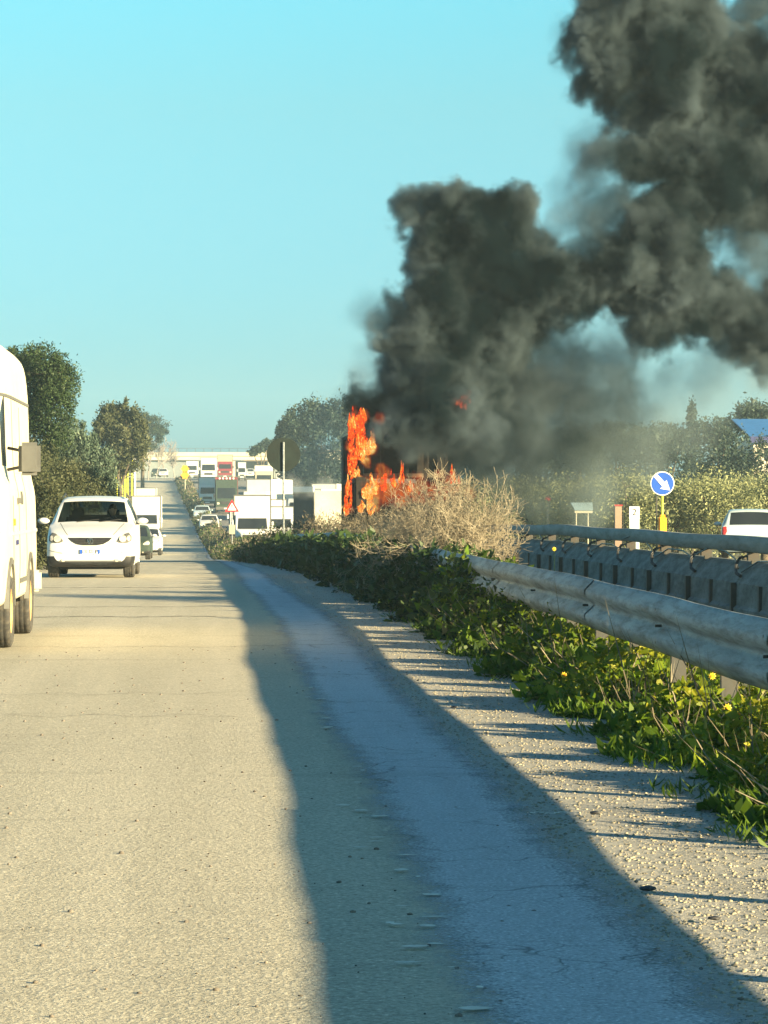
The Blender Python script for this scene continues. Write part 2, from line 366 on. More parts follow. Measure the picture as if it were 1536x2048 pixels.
# tar seams laid across the road
mb = MB()
for Z, x0, x1, w in ((41, -3.4, .1, .12), (37.5, -3.2, .2, .16), (29.8, -2.4, .65, .05), (22.6, -1.6, .1, .03), (20.3, -1.4, .15, .03), (50, -3.2, .3, .2)):
    n = 24; pts = []
    for k in range(n + 1):
        x = x0 + (x1 - x0) * k / n; pts.append((x + cx(float(Z)), Z + .12 * math.sin(k * .7 + Z) + .04 * math.sin(k * 2.3), gz(float(Z)) + .0165))
    for k in range(n):
        a, b = pts[k], pts[k+1]; ww = w * (.3 + .7 * abs(math.sin(k * 1.1 + Z)))
        mb.add([a, b, (b[0], b[1] + ww * .6, b[2]), (a[0], a[1] + ww * .6, a[2])], [(0, 1, 2, 3)])
tag(mb.build('tar_seam', simple('tar', (.10, .09, .075), .9, var=.4, scale=8)), kind='structure')

mb = MB(); r5 = random.Random(5)
for k in range(46):
    y = 8.2 * (34 / 8.2) ** r5.random(); x = .70 + r5.uniform(-.12, .10); n = 7; w_, l_ = r5.uniform(.012, .055), r5.uniform(.006, .022) * (1 + y / 20)
    mb.add([(x + cx(y) + w_ * math.cos(6.283 * q / n) * r5.uniform(.6, 1.2), y + l_ * math.sin(6.283 * q / n) * r5.uniform(.6, 1.2), gz(y) + .0245) for q in range(n)], [tuple(range(n))])
M['old_paint'] = simple('old_line_paint', (.62, .60, .52), .8, var=.3, scale=20)
tag(mb.build('worn_edge_line', M['old_paint']), kind='structure')
mb = MB(); a_ = at0 = P(1060, 1637, 13.85); b_ = P(1158, 1640, 13.85)
for k in range(10):
    x0 = a_.x + (b_.x - a_.x) * k / 10; y0 = a_.y + .03 * math.sin(k * 1.3); mb.add([(x0, y0, .025), (x0 + .026, y0 + .01 * math.sin(k), .025), (x0 + .025, y0 + .03, .025), (x0 + .002, y0 + .035, .025)], [(0, 1, 2, 3)])
tag(mb.build('paint_scrape', M['old_paint']), kind='structure')

# loose stones: gravel verge and grit on the road
def stones(name, n, xr, zr, size, mat, dens_pow=1.0, z_off=.0):
    ico = bmesh.new(); bmesh.ops.create_icosphere(ico, subdivisions=1, radius=1)
    bv = np.array([v.co[:] for v in ico.verts]); bf = np.array([[v.index for v in f.verts] for f in ico.faces]); ico.free()
    u = rng.random(n); y = zr[0] * (zr[1] / zr[0]) ** (u ** dens_pow)
    a, b = xr
    x = a + (b - a) * rng.random(n); x = x + cx(y); z = gz(y) + z_off
    s = size * (.35 + rng.random(n) ** 3 * 1.6)
    S = np.stack([s * (.8 + .6 * rng.random(n)), s * (.8 + .6 * rng.random(n)), s * (.5 + .3 * rng.random(n))], 1)
    ang = rng.random(n) * 6.28; ca, sa = np.cos(ang), np.sin(ang)
    W = bv[None] * (1 + .25 * (rng.random((n, len(bv), 1)) - .5)) * S[:, None, :]
    X = W[..., 0] * ca[:, None] - W[..., 1] * sa[:, None] + x[:, None]; Y = W[..., 0] * sa[:, None] + W[..., 1] * ca[:, None] + y[:, None]
    Zz = W[..., 2] + z[:, None] + s[:, None] * .2
    V = np.stack([X, Y, Zz], -1).reshape(-1, 3); Q = (bf[None] + (np.arange(n) * len(bv))[:, None, None]).reshape(-1, 3)
    return tag(link(name, np_mesh(name, V, Q), mat), kind='stuff')
o = stones('gravel', 46000, (1.3, 2.75), (7.5, 60), .0048, M['stone']); tag(o, 'pale loose gravel between the road shoulder and the weeds', 'gravel')
o = stones('grit', 900, (-2.5, 1.7), (8, 30), .006, simple('dark_grit', (.14, .12, .1), .9, var=.6, scale=20), z_off=.013); tag(o, 'scattered grit and crumbs on the road surface', 'grit')
mb = MB()
for (px, Z, sz) in ((908, 21.0, .018), (1296, 11.2, .022), (1430, 10.4, .016), (1190, 13.9, .018)):
    p = P(px, 1000, Z); s0 = len(mb.v)
    b = bmesh.new(); bmesh.ops.create_icosphere(b, subdivisions=2, radius=sz)
    for v in b.verts: v.co *= 1 + .3 * (random.random() - .5)
    b.verts.index_update(); mb.add([(v.co.x * 1.5 + p.x, v.co.y + p.y, v.co.z * .5 + .02) for v in b.verts], [[v.index for v in f.verts] for f in b.faces]); b.free()
tag(mb.build('clod_debris', M['black_plastic']), 'dark clods of dirt lying on the shaded shoulder', 'debris', kind='stuff')

# ------------------------------------------------------------------ foliage
def leaves(name, C, size, mat, parent=None, up=0.0, aspect=2.2, tintc=None, smooth=False):
    """one leaf-shaped quad per centre C (N,3); up biases leaves to stand upright"""
    n = len(C); d = rng.normal(size=(n, 3)); d[:, 2] = d[:, 2] * (1 - up) + up * (1.2 + .6 * rng.random(n)); d /= np.linalg.norm(d, axis=1)[:, None]
    a = rng.normal(size=(n, 3)); a -= (a * d).sum(1)[:, None] * d; a /= np.linalg.norm(a, axis=1)[:, None]
    s = (size if np.ndim(size) else np.full(n, size)) * (.55 + .9 * rng.random(n)); L = (d * s[:, None]); Wd = a * (s / aspect)[:, None] * .5
    nn = np.cross(d, a) * (s * .12)[:, None]
    V = np.stack([C, C + L * .45 + Wd + nn, C + L, C + L * .45 - Wd + nn], 1).reshape(-1, 3)
    Q = np.arange(n * 4).reshape(-1, 4)
    tv = np.clip((rng.random(n) if tintc is None else tintc + .25 * (rng.random(n) - .5)), 0, 1)
    return link(name, np_mesh(name, V, Q, np.repeat(tv, 4)), mat, parent)
def blob_points(blobs, n, clumps=40, tight=.2, shell=.65):
    blobs = np.asarray(blobs, float); vol = blobs[:, 3] * blobs[:, 5]; p = vol / vol.sum()
    out = []; tin = []
    for b, q in zip(blobs, p):
        m = max(6, int(n * q)); k = max(5, int(clumps * (b[3] ** .5)))
        u = rng.normal(size=(k, 3)); u /= np.linalg.norm(u, axis=1)[:, None]; r = (shell + (1 - shell) * rng.random(k))[:, None]
        cc = u * r; ct = np.clip(.35 + .5 * rng.random(k), 0, 1)
        idx = rng.integers(0, k, m); pts = cc[idx] + rng.normal(size=(m, 3)) * tight * (.6 + .8 * rng.random(k))[idx][:, None]
        out.append(b[:3] + pts * b[3:6]); tin.append(ct[idx])
    return np.concatenate(out), np.concatenate(tin)
def limbs_mesh(segs, n=5):
    """segs: list of (p0, p1, r0, r1) -> one mesh of tapered prisms"""
    A = np.array([s[0] for s in segs], float); B = np.array([s[1] for s in segs], float)
    ra = np.array([s[2] for s in segs]); rb = np.array([s[3] for s in segs])
    d = B - A; d /= np.linalg.norm(d, axis=1)[:, None] + 1e-9
    ref = np.where(np.abs(d[:, 2:3]) < .9, np.array([[0, 0, 1.]]), np.array([[1., 0, 0]])); u = np.cross(d, ref); u /= np.linalg.norm(u, axis=1)[:, None]; w = np.cross(d, u)
    t = np.arange(n) * 2 * math.pi / n; ring = u[:, None] * np.cos(t)[None, :, None] + w[:, None] * np.sin(t)[None, :, None]
    V = np.concatenate([A[:, None] + ring * ra[:, None, None], B[:, None] + ring * rb[:, None, None]], 1).reshape(-1, 3)
    k = np.arange(n); q = np.stack([k, (k + 1) % n, (k + 1) % n + n, k + n], 1)
    Q = (q[None] + (np.arange(len(segs)) * 2 * n)[:, None, None]).reshape(-1, 4)
    return np_mesh('limbs', V, Q)
def branch(segs, p, d, L, r, depth, spread=.6, kids=3, up=.15, wig=.25):
    d = d / np.linalg.norm(d); q = p; k = 3
    for i in range(k):
        d2 = d + rng.normal(size=3) * wig * .5 + np.array([0, 0, up * .3]); d2 /= np.linalg.norm(d2)
        q2 = q + d2 * L / k; segs.append((q, q2, r * (1 - .3 * i / k), r * (1 - .3 * (i + 1) / k))); q = q2; d = d2
        if depth > 0 and i > 0:
            nd = d + rng.normal(size=3) * spread; nd[2] += up; branch(segs, q, nd, L * (.55 + .3 * rng.random()), r * .55, depth - 1, spread, kids, up, wig)
    if depth > 0:
        for _ in range(kids - 1):
            nd = d + rng.normal(size=3) * spread; nd[2] += up
            branch(segs, q, nd, L * (.6 + .3 * rng.random()), r * .62, depth - 1, spread, kids, up, wig)
def tree(name, label, cat, loc, blobs, n, leaf, mat, trunk_h, trunk_r, group=None, clumps=40, tight=.2, shell=.65, up=0.0, aspect=2.2, bark='bark', fork=4):
    root = empty(name, loc, 0, label, cat, group)
    pts, tt = blob_points(blobs, n, clumps, tight, shell)
    pts[:, 2] = np.maximum(pts[:, 2], .05)
    crown = leaves('crown', pts, leaf, mat, root, up=up, aspect=aspect, tintc=tt)
    segs = [((0, 0, -.2), (0.03, 0, trunk_h * .5), trunk_r * 1.2, trunk_r), ((0.03, 0, trunk_h * .5), (0, .03, trunk_h), trunk_r, trunk_r * .8)]
    B = sorted(blobs, key=lambda b: -b[3])[:max(fork, 3)]
    for b in B:
        c = np.array(b[:3]); s = np.array((0, .03, trunk_h)); m = (s + c) / 2 + rng.normal(size=3) * .1
        segs += [(s, m, trunk_r * .6, trunk_r * .4), (m, c, trunk_r * .4, trunk_r * .18)]
        for _ in range(5):
            e = c + rng.normal(size=3) * np.array(b[3:6]) * .5; segs.append((c, e, trunk_r * .18, trunk_r * .06))
    tr = link('trunk', limbs_mesh(segs, 7), M[bark], root, True)
    return root

# left side of the road, nearest first.  s = pixels per metre at that distance
def blobs_px(px0, py0, Z, items):
    """items (px, py, rx_px, rz_px, depth m) -> blobs relative to the ground point below (px0, .)"""
    base = on_ground(px0, Z); s = scale_at(Z); out = []
    for (px, py, rx, rz, dy) in items:
        p = P(px, py, Z); out.append((p.x - base.x, (rng.random() - .5) * dy, p.z - base.z, rx / s, max(rx, rz) / s * .9, rz / s))
    return base, out
b, bl = blobs_px(55, 0, 112, [(70, 750, 70, 55, 1), (110, 770, 42, 60, 1), (40, 800, 60, 70, 1), (100, 830, 48, 55, 1), (60, 880, 70, 50, 1), (30, 740, 40, 45, 1), (85, 722, 45, 30, 1), (40, 940, 70, 50, 1)])
tree('pine_tree', 'tall dense dark green pine tree behind the white van', 'tree', b, bl, 46000, .11, M['pine'], 2.6, .16, clumps=34, tight=.17, shell=.7)
b, bl = blobs_px(150, 0, 122, [(150, 905, 45, 50, 1), (175, 930, 50, 50, 1), (120, 920, 50, 60, 1), (150, 970, 70, 50, 1), (205, 960, 30, 40, 1), (155, 865, 16, 30, .5), (185, 895, 14, 26, .5), (128, 880, 15, 28, .5)])
tree('cypress_tree', 'pale bluish green feathery conifer between the tall pine and the spiky tree', 'tree', b, bl, 26000, .13, M['cypress'], 1.5, .1, clumps=30, tight=.16, up=.8, aspect=3)
b, bl = blobs_px(240, 0, 205, [(235, 870, 42, 40, 2), (225, 840, 26, 30, 2), (250, 835, 20, 24, 2), (262, 875, 32, 50, 2), (215, 880, 30, 40, 2), (240, 920, 48, 35, 2), (249, 812, 6, 14, 1), (222, 822, 7, 12, 1), (207, 838, 7, 10, 1), (268, 835, 10, 16, 1)])
tree('spiky_conifer', 'grey green conifer with a spiky ragged top beyond the pale conifer', 'tree', b, bl, 28000, .2, M['shrub'], 4, .2, clumps=22, tight=.17, up=.6)
b, bl = blobs_px(285, 0, 430, [(285, 838, 22, 14, 3), (305, 850, 26, 20, 3), (298, 868, 30, 22, 3), (318, 868, 18, 16, 3), (280, 875, 20, 25, 3), (295, 890, 22, 12, 3)])
tree('stone_pine', 'round topped dark stone pine far down the road', 'tree', b, bl, 13000, .26, M['bluetree'], 6.5, .25, clumps=14, tight=.16)
# roadside shrubs
mats = ['shrub', 'shrub', 'pine', 'shrub', 'shrub', 'cypress', 'shrub']
sh = [(95, 66, [(85, 1060, 32, 60, 1), (110, 1040, 30, 70, 1), (75, 1110, 22, 42, 1), (100, 990, 40, 45, 1), (115, 1100, 30, 50, 1)], 'dusty brown green shrub at the road edge between the van and the small white hatchback'),
      (150, 78, [(140, 1000, 50, 60, 1), (180, 1010, 40, 55, 1), (130, 960, 40, 40, 1), (160, 1060, 50, 50, 1)], 'wide tangled shrub right behind the small white hatchback'),
      (215, 100, [(205, 1005, 30, 40, 1), (225, 1020, 22, 40, 1), (190, 970, 30, 35, 1), (210, 1060, 30, 40, 1)], 'low shrub behind the roof of the hatchback, next to the yellow posts'),
      (60, 88, [(45, 960, 50, 60, 1), (70, 930, 40, 50, 1), (60, 1030, 50, 60, 1)], 'dark shrub growing below the tall pine beside the van'),
      (110, 96, [(110, 950, 45, 40, 1), (150, 955, 40, 35, 1), (120, 1000, 60, 40, 1)], 'olive grey shrub under the tall pine and the pale conifer')]
for k, (px, Z, it, lb) in enumerate(sh):
    b, bl = blobs_px(px, 0, Z, it)
    tree('roadside_shrub', lb, 'shrub', b, bl, 17000, .06, M[mats[k]], .4, .05, 'shrubs along the left road edge', clumps=60, tight=.2, shell=.5)
# verge on the left: grass
def grass_patch(name, n, xr, yr, h, mat, label, cat='grass', rel=True, asp=9, pw=1.0, clump=.0, hf=None, gate=None):
    y = yr[0] * (yr[1] / yr[0]) ** (rng.random(n) ** pw)
    a = xr[0](y) if callable(xr[0]) else xr[0]; b_ = xr[1](y) if callable(xr[1]) else xr[1]
    x = a + (b_ - a) * rng.random(n)
    ph = np.sin(x * 3.1 + y * .7) * .5 + np.sin(y * 1.9 + 1.3) * .3 + np.sin(y * .37 + x) * .3
    if gate is not None:
        keep = rng.random(n) < gate(x, y); x, y, ph = x[keep], y[keep], ph[keep]
    X = x + (cx(y) if rel else 0); Z = gz(y)
    hh = (h * (1 + .4 * ph)) if hf is None else hf(x, y, ph)
    o = leaves(name, np.stack([X, y, Z], 1), np.maximum(hh, .03), mat, up=.85, aspect=asp, tintc=np.clip(.45 + .4 * ph, 0, 1)); return tag(o, label, cat, kind='stuff')
grass_patch('verge_grass', 16000, (lambda y: left_edge(y) - 2.6, lambda y: left_edge(y) + .05), (55, 420), .35, M['straw'], 'dry grass on the verge left of the road', asp=5)
grass_patch('yellow_grass', 9000, (lambda y: left_edge(y) - 2.8, lambda y: left_edge(y) - .3), (215, 330), 1.0, M['yellowgrass'], 'yellow green grass bank under the yellow posts', asp=5)

# weeds between gravel and guard rail
n = 150000
y = 12 * (95 / 12) ** (rng.random(n) ** 1.0)
rx = rail_x(y)
lo = np.interp(y, [12, 20, 40, 60, 100], [2.55, 2.45, 2.42, 2.2, 1.5]) + .16 * np.sin(y * 1.7) + .1 * np.sin(y * 3.9 + 1) + .07 * np.sin(y * 8.3)
x = lo + (rx + .5 - lo) * rng.random(n) ** .85
e = np.clip((x - lo) / .35, 0, 1)                       # 0 at the gravel edge
tall = np.interp(y, [12, 16, 24, 30, 36, 50, 60, 95], [.36, .38, .42, .50, .82, .88, .72, .66])
cl_ = np.sin(y * 3.1 + 1.5 * np.sin(y * .8)) + .7 * np.sin(y * 7.3 + x * 3) + .5 * np.sin(y * 1.3); lump = np.clip(.42 + .45 * cl_, .06, 1) * np.interp(y, [12, 35, 60], [1, 1, .8]) + np.interp(y, [12, 35, 60], [0, .1, .3])
zt = tall * (.12 + .88 * e) * np.clip(lump, .1, 1)
zz = zt * rng.random(n) ** .7
size = np.where(rng.random(n) < .25, .12, .055) * np.interp(y, [12, 30, 95], [.62, 1.0, 2.4])
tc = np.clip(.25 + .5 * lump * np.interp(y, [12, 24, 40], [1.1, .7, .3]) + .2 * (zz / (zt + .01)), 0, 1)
X = x + cx(y); Zg = gz(y)
far = (y > 27) & (rng.random(n) < np.interp(y, [27, 40], [.2, 1]))
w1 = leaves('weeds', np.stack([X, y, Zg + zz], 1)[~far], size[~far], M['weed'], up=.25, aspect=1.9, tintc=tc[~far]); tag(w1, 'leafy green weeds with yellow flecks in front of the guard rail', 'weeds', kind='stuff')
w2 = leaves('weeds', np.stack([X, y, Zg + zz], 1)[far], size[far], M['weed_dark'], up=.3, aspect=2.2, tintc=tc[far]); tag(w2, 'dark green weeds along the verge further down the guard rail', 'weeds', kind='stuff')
# upright stalks and dry stems among them
n = 1500; y = 12 * (60 / 12) ** rng.random(n); x = 2.6 + (rail_x(y) - 2.55 + .3) * rng.random(n)
st = leaves('weed_stalks', np.stack([x + cx(y), y, gz(y)], 1), (.28 + .4 * rng.random(n)), M['straw'], up=.8, aspect=80, tintc=.4 + .5 * rng.random(n)); tag(st, 'thin pale stalks standing among the roadside weeds', 'stalks', kind='stuff')
# low tufts on the gravel edge
grass_patch('grass_tufts', 9000, (2.2, 2.75), (11, 50), .09, M['weed'], 'short grass tufts at the edge of the gravel', asp=7, gate=lambda x, y: np.clip(np.sin(y * 3.3 + x * 4) * .6 + (x - 2.3) * 1.6, 0, 1))
# the far verge between the road and the highway
n = 60000; y = 85 * (470 / 85) ** rng.random(n); x = np.interp(y, [85, 120, 200, 470], [1.5, 1.0, .95, .95]) + (bar_x(y) - .6) * rng.random(n) * .75
h = (.22 + .62 * np.clip(x - .95, 0, 2.0)) * np.interp(y, [85, 150, 470], [1, 1.1, 1.25]) * (.5 + .5 * rng.random(n))
gm = rng.random(n) < np.interp(x, [1.0, 2.0, 3.0], [.75, .3, .2])
tag(leaves('verge_weeds', np.stack([x + cx(y), y, gz(y) + h * rng.random(n)], 1)[gm], (.16 * y[gm] / 120) ** .8 * .5, M['weed_dark'], up=.4), 'dark weeds on the strip between service road and highway', 'weeds', kind='stuff')
tag(leaves('dry_verge_grass', np.stack([x + cx(y), y, gz(y) + h * rng.random(n) * .9], 1)[~gm], (.22 * y[~gm] / 120) ** .8 * .5, M['straw'], up=.6, aspect=5), 'dry brown grass on the strip between service road and highway', 'grass', kind='stuff')
# brown scrub in front of the queue of lorries and the fire
n = 26000; y = 56 + 44 * rng.random(n); x = 3.3 + 1.3 * rng.random(n) + .3 * np.sin(y); x = np.minimum(x, bar_x(y) + .1)
h = (.95 + .35 * np.sin(y * .9) + .2 * np.sin(y * 2.3)) * (y > 50)
tag(leaves('brown_scrub', np.stack([x + cx(y), y, gz(y) + h * rng.random(n)], 1), .13, M['straw'], up=.5, aspect=7, tintc=.6 * rng.random(n)), 'brown dry scrub below the burning lorry', 'scrub', kind='stuff')
n = 12000; y = 50 + 45 * rng.random(n); x = rail_x(y) + .1 + .8 * rng.random(n)
tag(leaves('low_brambles', np.stack([x + cx(y), y, gz(y) + .75 * rng.random(n)], 1), .1, M['weed_dark'], up=.3), 'dark brambles between the two guard rails', 'brambles', kind='stuff')

# dry bushes
def dry_bush(label, loc, h, w, starts, depth, seed, mat='twig'):
    global rng
    keep = rng; rng = np.random.default_rng(seed)
    root = empty('dry_bush', loc, 0, label, 'bush'); segs = []
    for k in range(starts):
        a = 2 * math.pi * k / starts + rng.random(); tilt = .25 + .65 * rng.random()
        branch(segs, np.array((.04 * math.cos(a), .04 * math.sin(a), 0.)), np.array((math.cos(a) * tilt * w, math.sin(a) * tilt, .8)), h * .42, .016, depth, .75, 3, .12, .35)
    T = segs[:starts * 3]
    link('trunk', limbs_mesh([s for s in segs if s[2] > .0085], 5), M[mat], root)
    tw = [s for s in segs if s[2] <= .0085]
    tw = [(a, b_, max(r0, .0028), max(r1, .0022)) for a, b_, r0, r1 in tw]
    o = link('twigs', limbs_mesh(tw, 3), M[mat], root); rng = keep
    return root, len(segs)
b = on_ground(930, 44)
for (px, Z, h, w, st, seed, lb) in ((912, 42, 1.50, .30, 5, 3, 'large leafless pale brown bush in front of the burning lorry'),
                                    (846, 45, 1.05, .50, 5, 5, 'tangled leafless bush left of the tall pale bush'),
                                    (795, 48, .80, .5, 5, 11, 'low dry bush under the tall flames')):
    b = on_ground(px, Z)
    _, k = dry_bush(lb, b, h, w, st, 5, seed)
    # a haze of dead leaves and seed heads in the same bush
    m = 15000; rr = rng.normal(size=(m, 3)) * np.array((.55 * w, .4, .25 * h)) + np.array((0, 0, h * .62)); rr[:, 2] = np.clip(rr[:, 2], .15, h * 1.12)
    leaves('dead_leaves', rr, .022, M['straw'], _, aspect=2.6)
# ------------------------------------------------------------------ guard rails
def sweep(name, prof, xf, ys, zf, mat, parent, closed=True):
    """profile (dx, z) swept along the road"""
    ys = np.asarray(ys, float); X = cx(ys) + xf(ys); G = gz(ys) + zf(ys); pr = np.array(prof); k = len(pr)
    V = np.stack([X[:, None] + pr[:, 0], np.repeat(ys[:, None], k, 1), G[:, None] + pr[:, 1]], -1).reshape(-1, 3)
    kk = np.arange(k if closed else k - 1); a = np.arange(len(ys) - 1)[:, None] * k
    Q = np.stack([a + kk, a + (kk + 1) % k, a + k + (kk + 1) % k, a + k + kk], -1).reshape(-1, 4)
    o = link(name, np_mesh(name, V, Q), mat, parent, True); return o
wz = [(-.0, 0), (-.02, .02), (-.075, .06), (-.08, .10), (-.02, .145), (-.0, .165), (-.02, .185), (-.08, .23), (-.075, .27), (-.02, .315), (0, .335)]
wav = wz + [(x + .006, z) for x, z in wz[::-1]]
dent = lambda y: .010 * np.sin(y * .31) + .004 * np.sin(y * 1.3)
rail = empty('guard_rail', (0, 0, 0), 0, 'weathered grey guard rail rising from the weeds beside the gravel', 'guard rail')
for k in range(31):
    y0 = -20 + k * 4.0
    sweep('rail_panel', [(a, z * 1.19 + .42) for a, z in wav], lambda y, k=k: rail_x(y) - .003 * (k % 2) - .007 * np.sin(y * 2.1 + k) ** 4, np.linspace(y0, y0 + 4.25, 14), lambda y, k=k: dent(y) + .003 * (k % 2), M['rail'], rail)
    for zb_ in (.51, .62, .73):
        p = MB().tube([(-.085, 0, 0), (-.04, 0, 0)], .010, 6).build('bolt', M['post'], rail); yy = y0 + .12; p.location = (cx(yy) + rail_x(yy), yy, gz(yy) + zb_)
    for yy in (y0 + .1, y0 + 2.1):
        pb = MB().box(.02, .12, -.03, .03, -.1, .76); p = pb.build('post', M['post'], rail); p.location = (cx(yy) + rail_x(yy), yy, gz(yy))
bar = empty('crash_barrier', (0, 0, 0), 0, 'tall concrete crash barrier topped by a steel rail along the highway', 'barrier')
seg_me = MB()
def slab_mesh():
    m = MB(); L = 3.34
    prof = [(-.30, -.1), (-.30, .10), (-.26, .14), (-.25, .42), (-.10, .62), (.02, .68), (.10, .68), (.22, .4), (.25, .1), (.25, -.1)]
    n = len(prof); vs = []
    for y in (0, .03, L - .03, L):
        ins = .018 if y in (0, L) else 0
        vs += [(x * (1 - ins * 2), y, z - ins if z > 0 else z) for x, z in prof]
    fs = [(a*n+k, a*n+(k+1) % n, (a+1)*n+(k+1) % n, (a+1)*n+k) for a in range(3) for k in range(n)] + [tuple(range(n-1, -1, -1)), tuple(3*n+k for k in range(n))]
    m.add(vs, fs); return m
slab0 = None
def yaw_at(f, y): return math.atan2(-((cx(y + 1.7) + f(y + 1.7)) - (cx(y - 1.7) + f(y - 1.7))), 3.4)
for k in range(24):
    y0 = 14 + k * 3.4
    if slab0 is None: slab0 = slab_mesh().build('concrete_slab', M['concrete'], bar); s_ = slab0
    else: s_ = slab0.copy(); col.objects.link(s_); s_.parent = bar
    s_.location = (cx(y0) + bar_x(y0), y0, gz(y0)); s_.rotation_euler = (0, math.atan2(0, 1), yaw_at(bar_x, y0 + 1.7))
    # bracket, bolt hook and dark cable loop at each joint
    if k == 0:
        br = MB().box(-.05, .05, -.035, .035, .60, .86).box(-.10, -.05, -.06, .06, .70, .80).build('bracket', M['post'], bar)
        hk = MB().tube([(-.09, 0, .76), (-.17, .10, .74), (-.24, .05, .64), (-.26, -.10, .54), (-.22, -.2, .50)], .022, 6).build('hook', M['black_plastic'], bar)
        cb = MB().tube([(-.22, 0, .60), (-.15, .6, .70), (-.12, 1.4, .76), (-.12, 2.6, .77), (-.20, 3.3, .64)], .011, 5).build('cable', M['black_plastic'], bar)
        rb = MB().box(-.32, -.255, -.05, .05, .0, .42).build('stiffener', M['post'], bar); rb2 = MB().box(-.30, -.255, 1.62, 1.70, .0, .42).build('stiffener', M['post'], bar)
        pcs = [br, hk, cb, rb, rb2]
    else:
        pcs2 = []
        for q in pcs: c2 = q.copy(); col.objects.link(c2); c2.parent = bar; pcs2.append(c2)
    for q in (pcs if k == 0 else pcs2):
        q.location = (cx(y0) + bar_x(y0), y0, gz(y0)); q.rotation_euler = (random.uniform(-.06, .06) if q.name.startswith(('hook', 'cable')) else 0, 0, yaw_at(bar_x, y0))
for k in range(9):
    y0 = 14 + k * 9.0
    sweep('top_rail', [(-.12, .80), (-.14, .82), (-.145, .98), (-.12, 1.0), (.03, 1.0), (.05, .98), (.05, .82), (.03, .80)], bar_x, np.linspace(y0, y0 + 9.0, 10), lambda y: .01 * np.sin(y * .7), M['dark_steel'], bar)

# ------------------------------------------------------------------ vehicles
def wheel(parent, x, y, r, w, name='wheel', side=1, rim='chrome'):
    wr = empty(name, (x, y, r)); wr.parent = parent
    prof = [(.60, .0), (.62, .42), (.90, .5), (.985, .42), (1.0, .25), (.985, .22), (1.0, .18), (1.0, .03), (.985, 0), (1.0, -.03), (1.0, -.18), (.985, -.22), (1.0, -.25), (.985, -.42), (.90, -.5), (.62, -.42)]
    n = 24; vs = []; fs = []; k = len(prof)
    for a in range(n):
        t = 2 * math.pi * a / n
        vs += [(q * w, p * r * math.cos(t), p * r * math.sin(t)) for p, q in prof]
    for a in range(n):
        for b_ in range(k): fs.append((a*k+b_, ((a+1) % n)*k+b_, ((a+1) % n)*k+(b_+1) % k, a*k+(b_+1) % k))
    MB().add(vs, fs).build('tyre', M['rubber'], wr, True)
    m = MB()
    sx = side * w
    vs = [(sx * .30, 0, 0)]; 
    for q, rr in ((.34, .16), (.26, .30), (.24, .5), (.40, .60), (.44, .615)):
        vs += [(sx * q, rr * r * math.cos(2*math.pi*a/20), rr * r * math.sin(2*math.pi*a/20)) for a in range(20)]
    fs = [(0, 1 + a, 1 + (a + 1) % 20) for a in range(20)] + [(1+b_*20+a, 1+b_*20+(a+1) % 20, 21+b_*20+(a+1) % 20, 21+b_*20+a) for b_ in range(4) for a in range(20)]
    m.add(vs, fs).build('rim', M[rim], wr, True)
    return wr

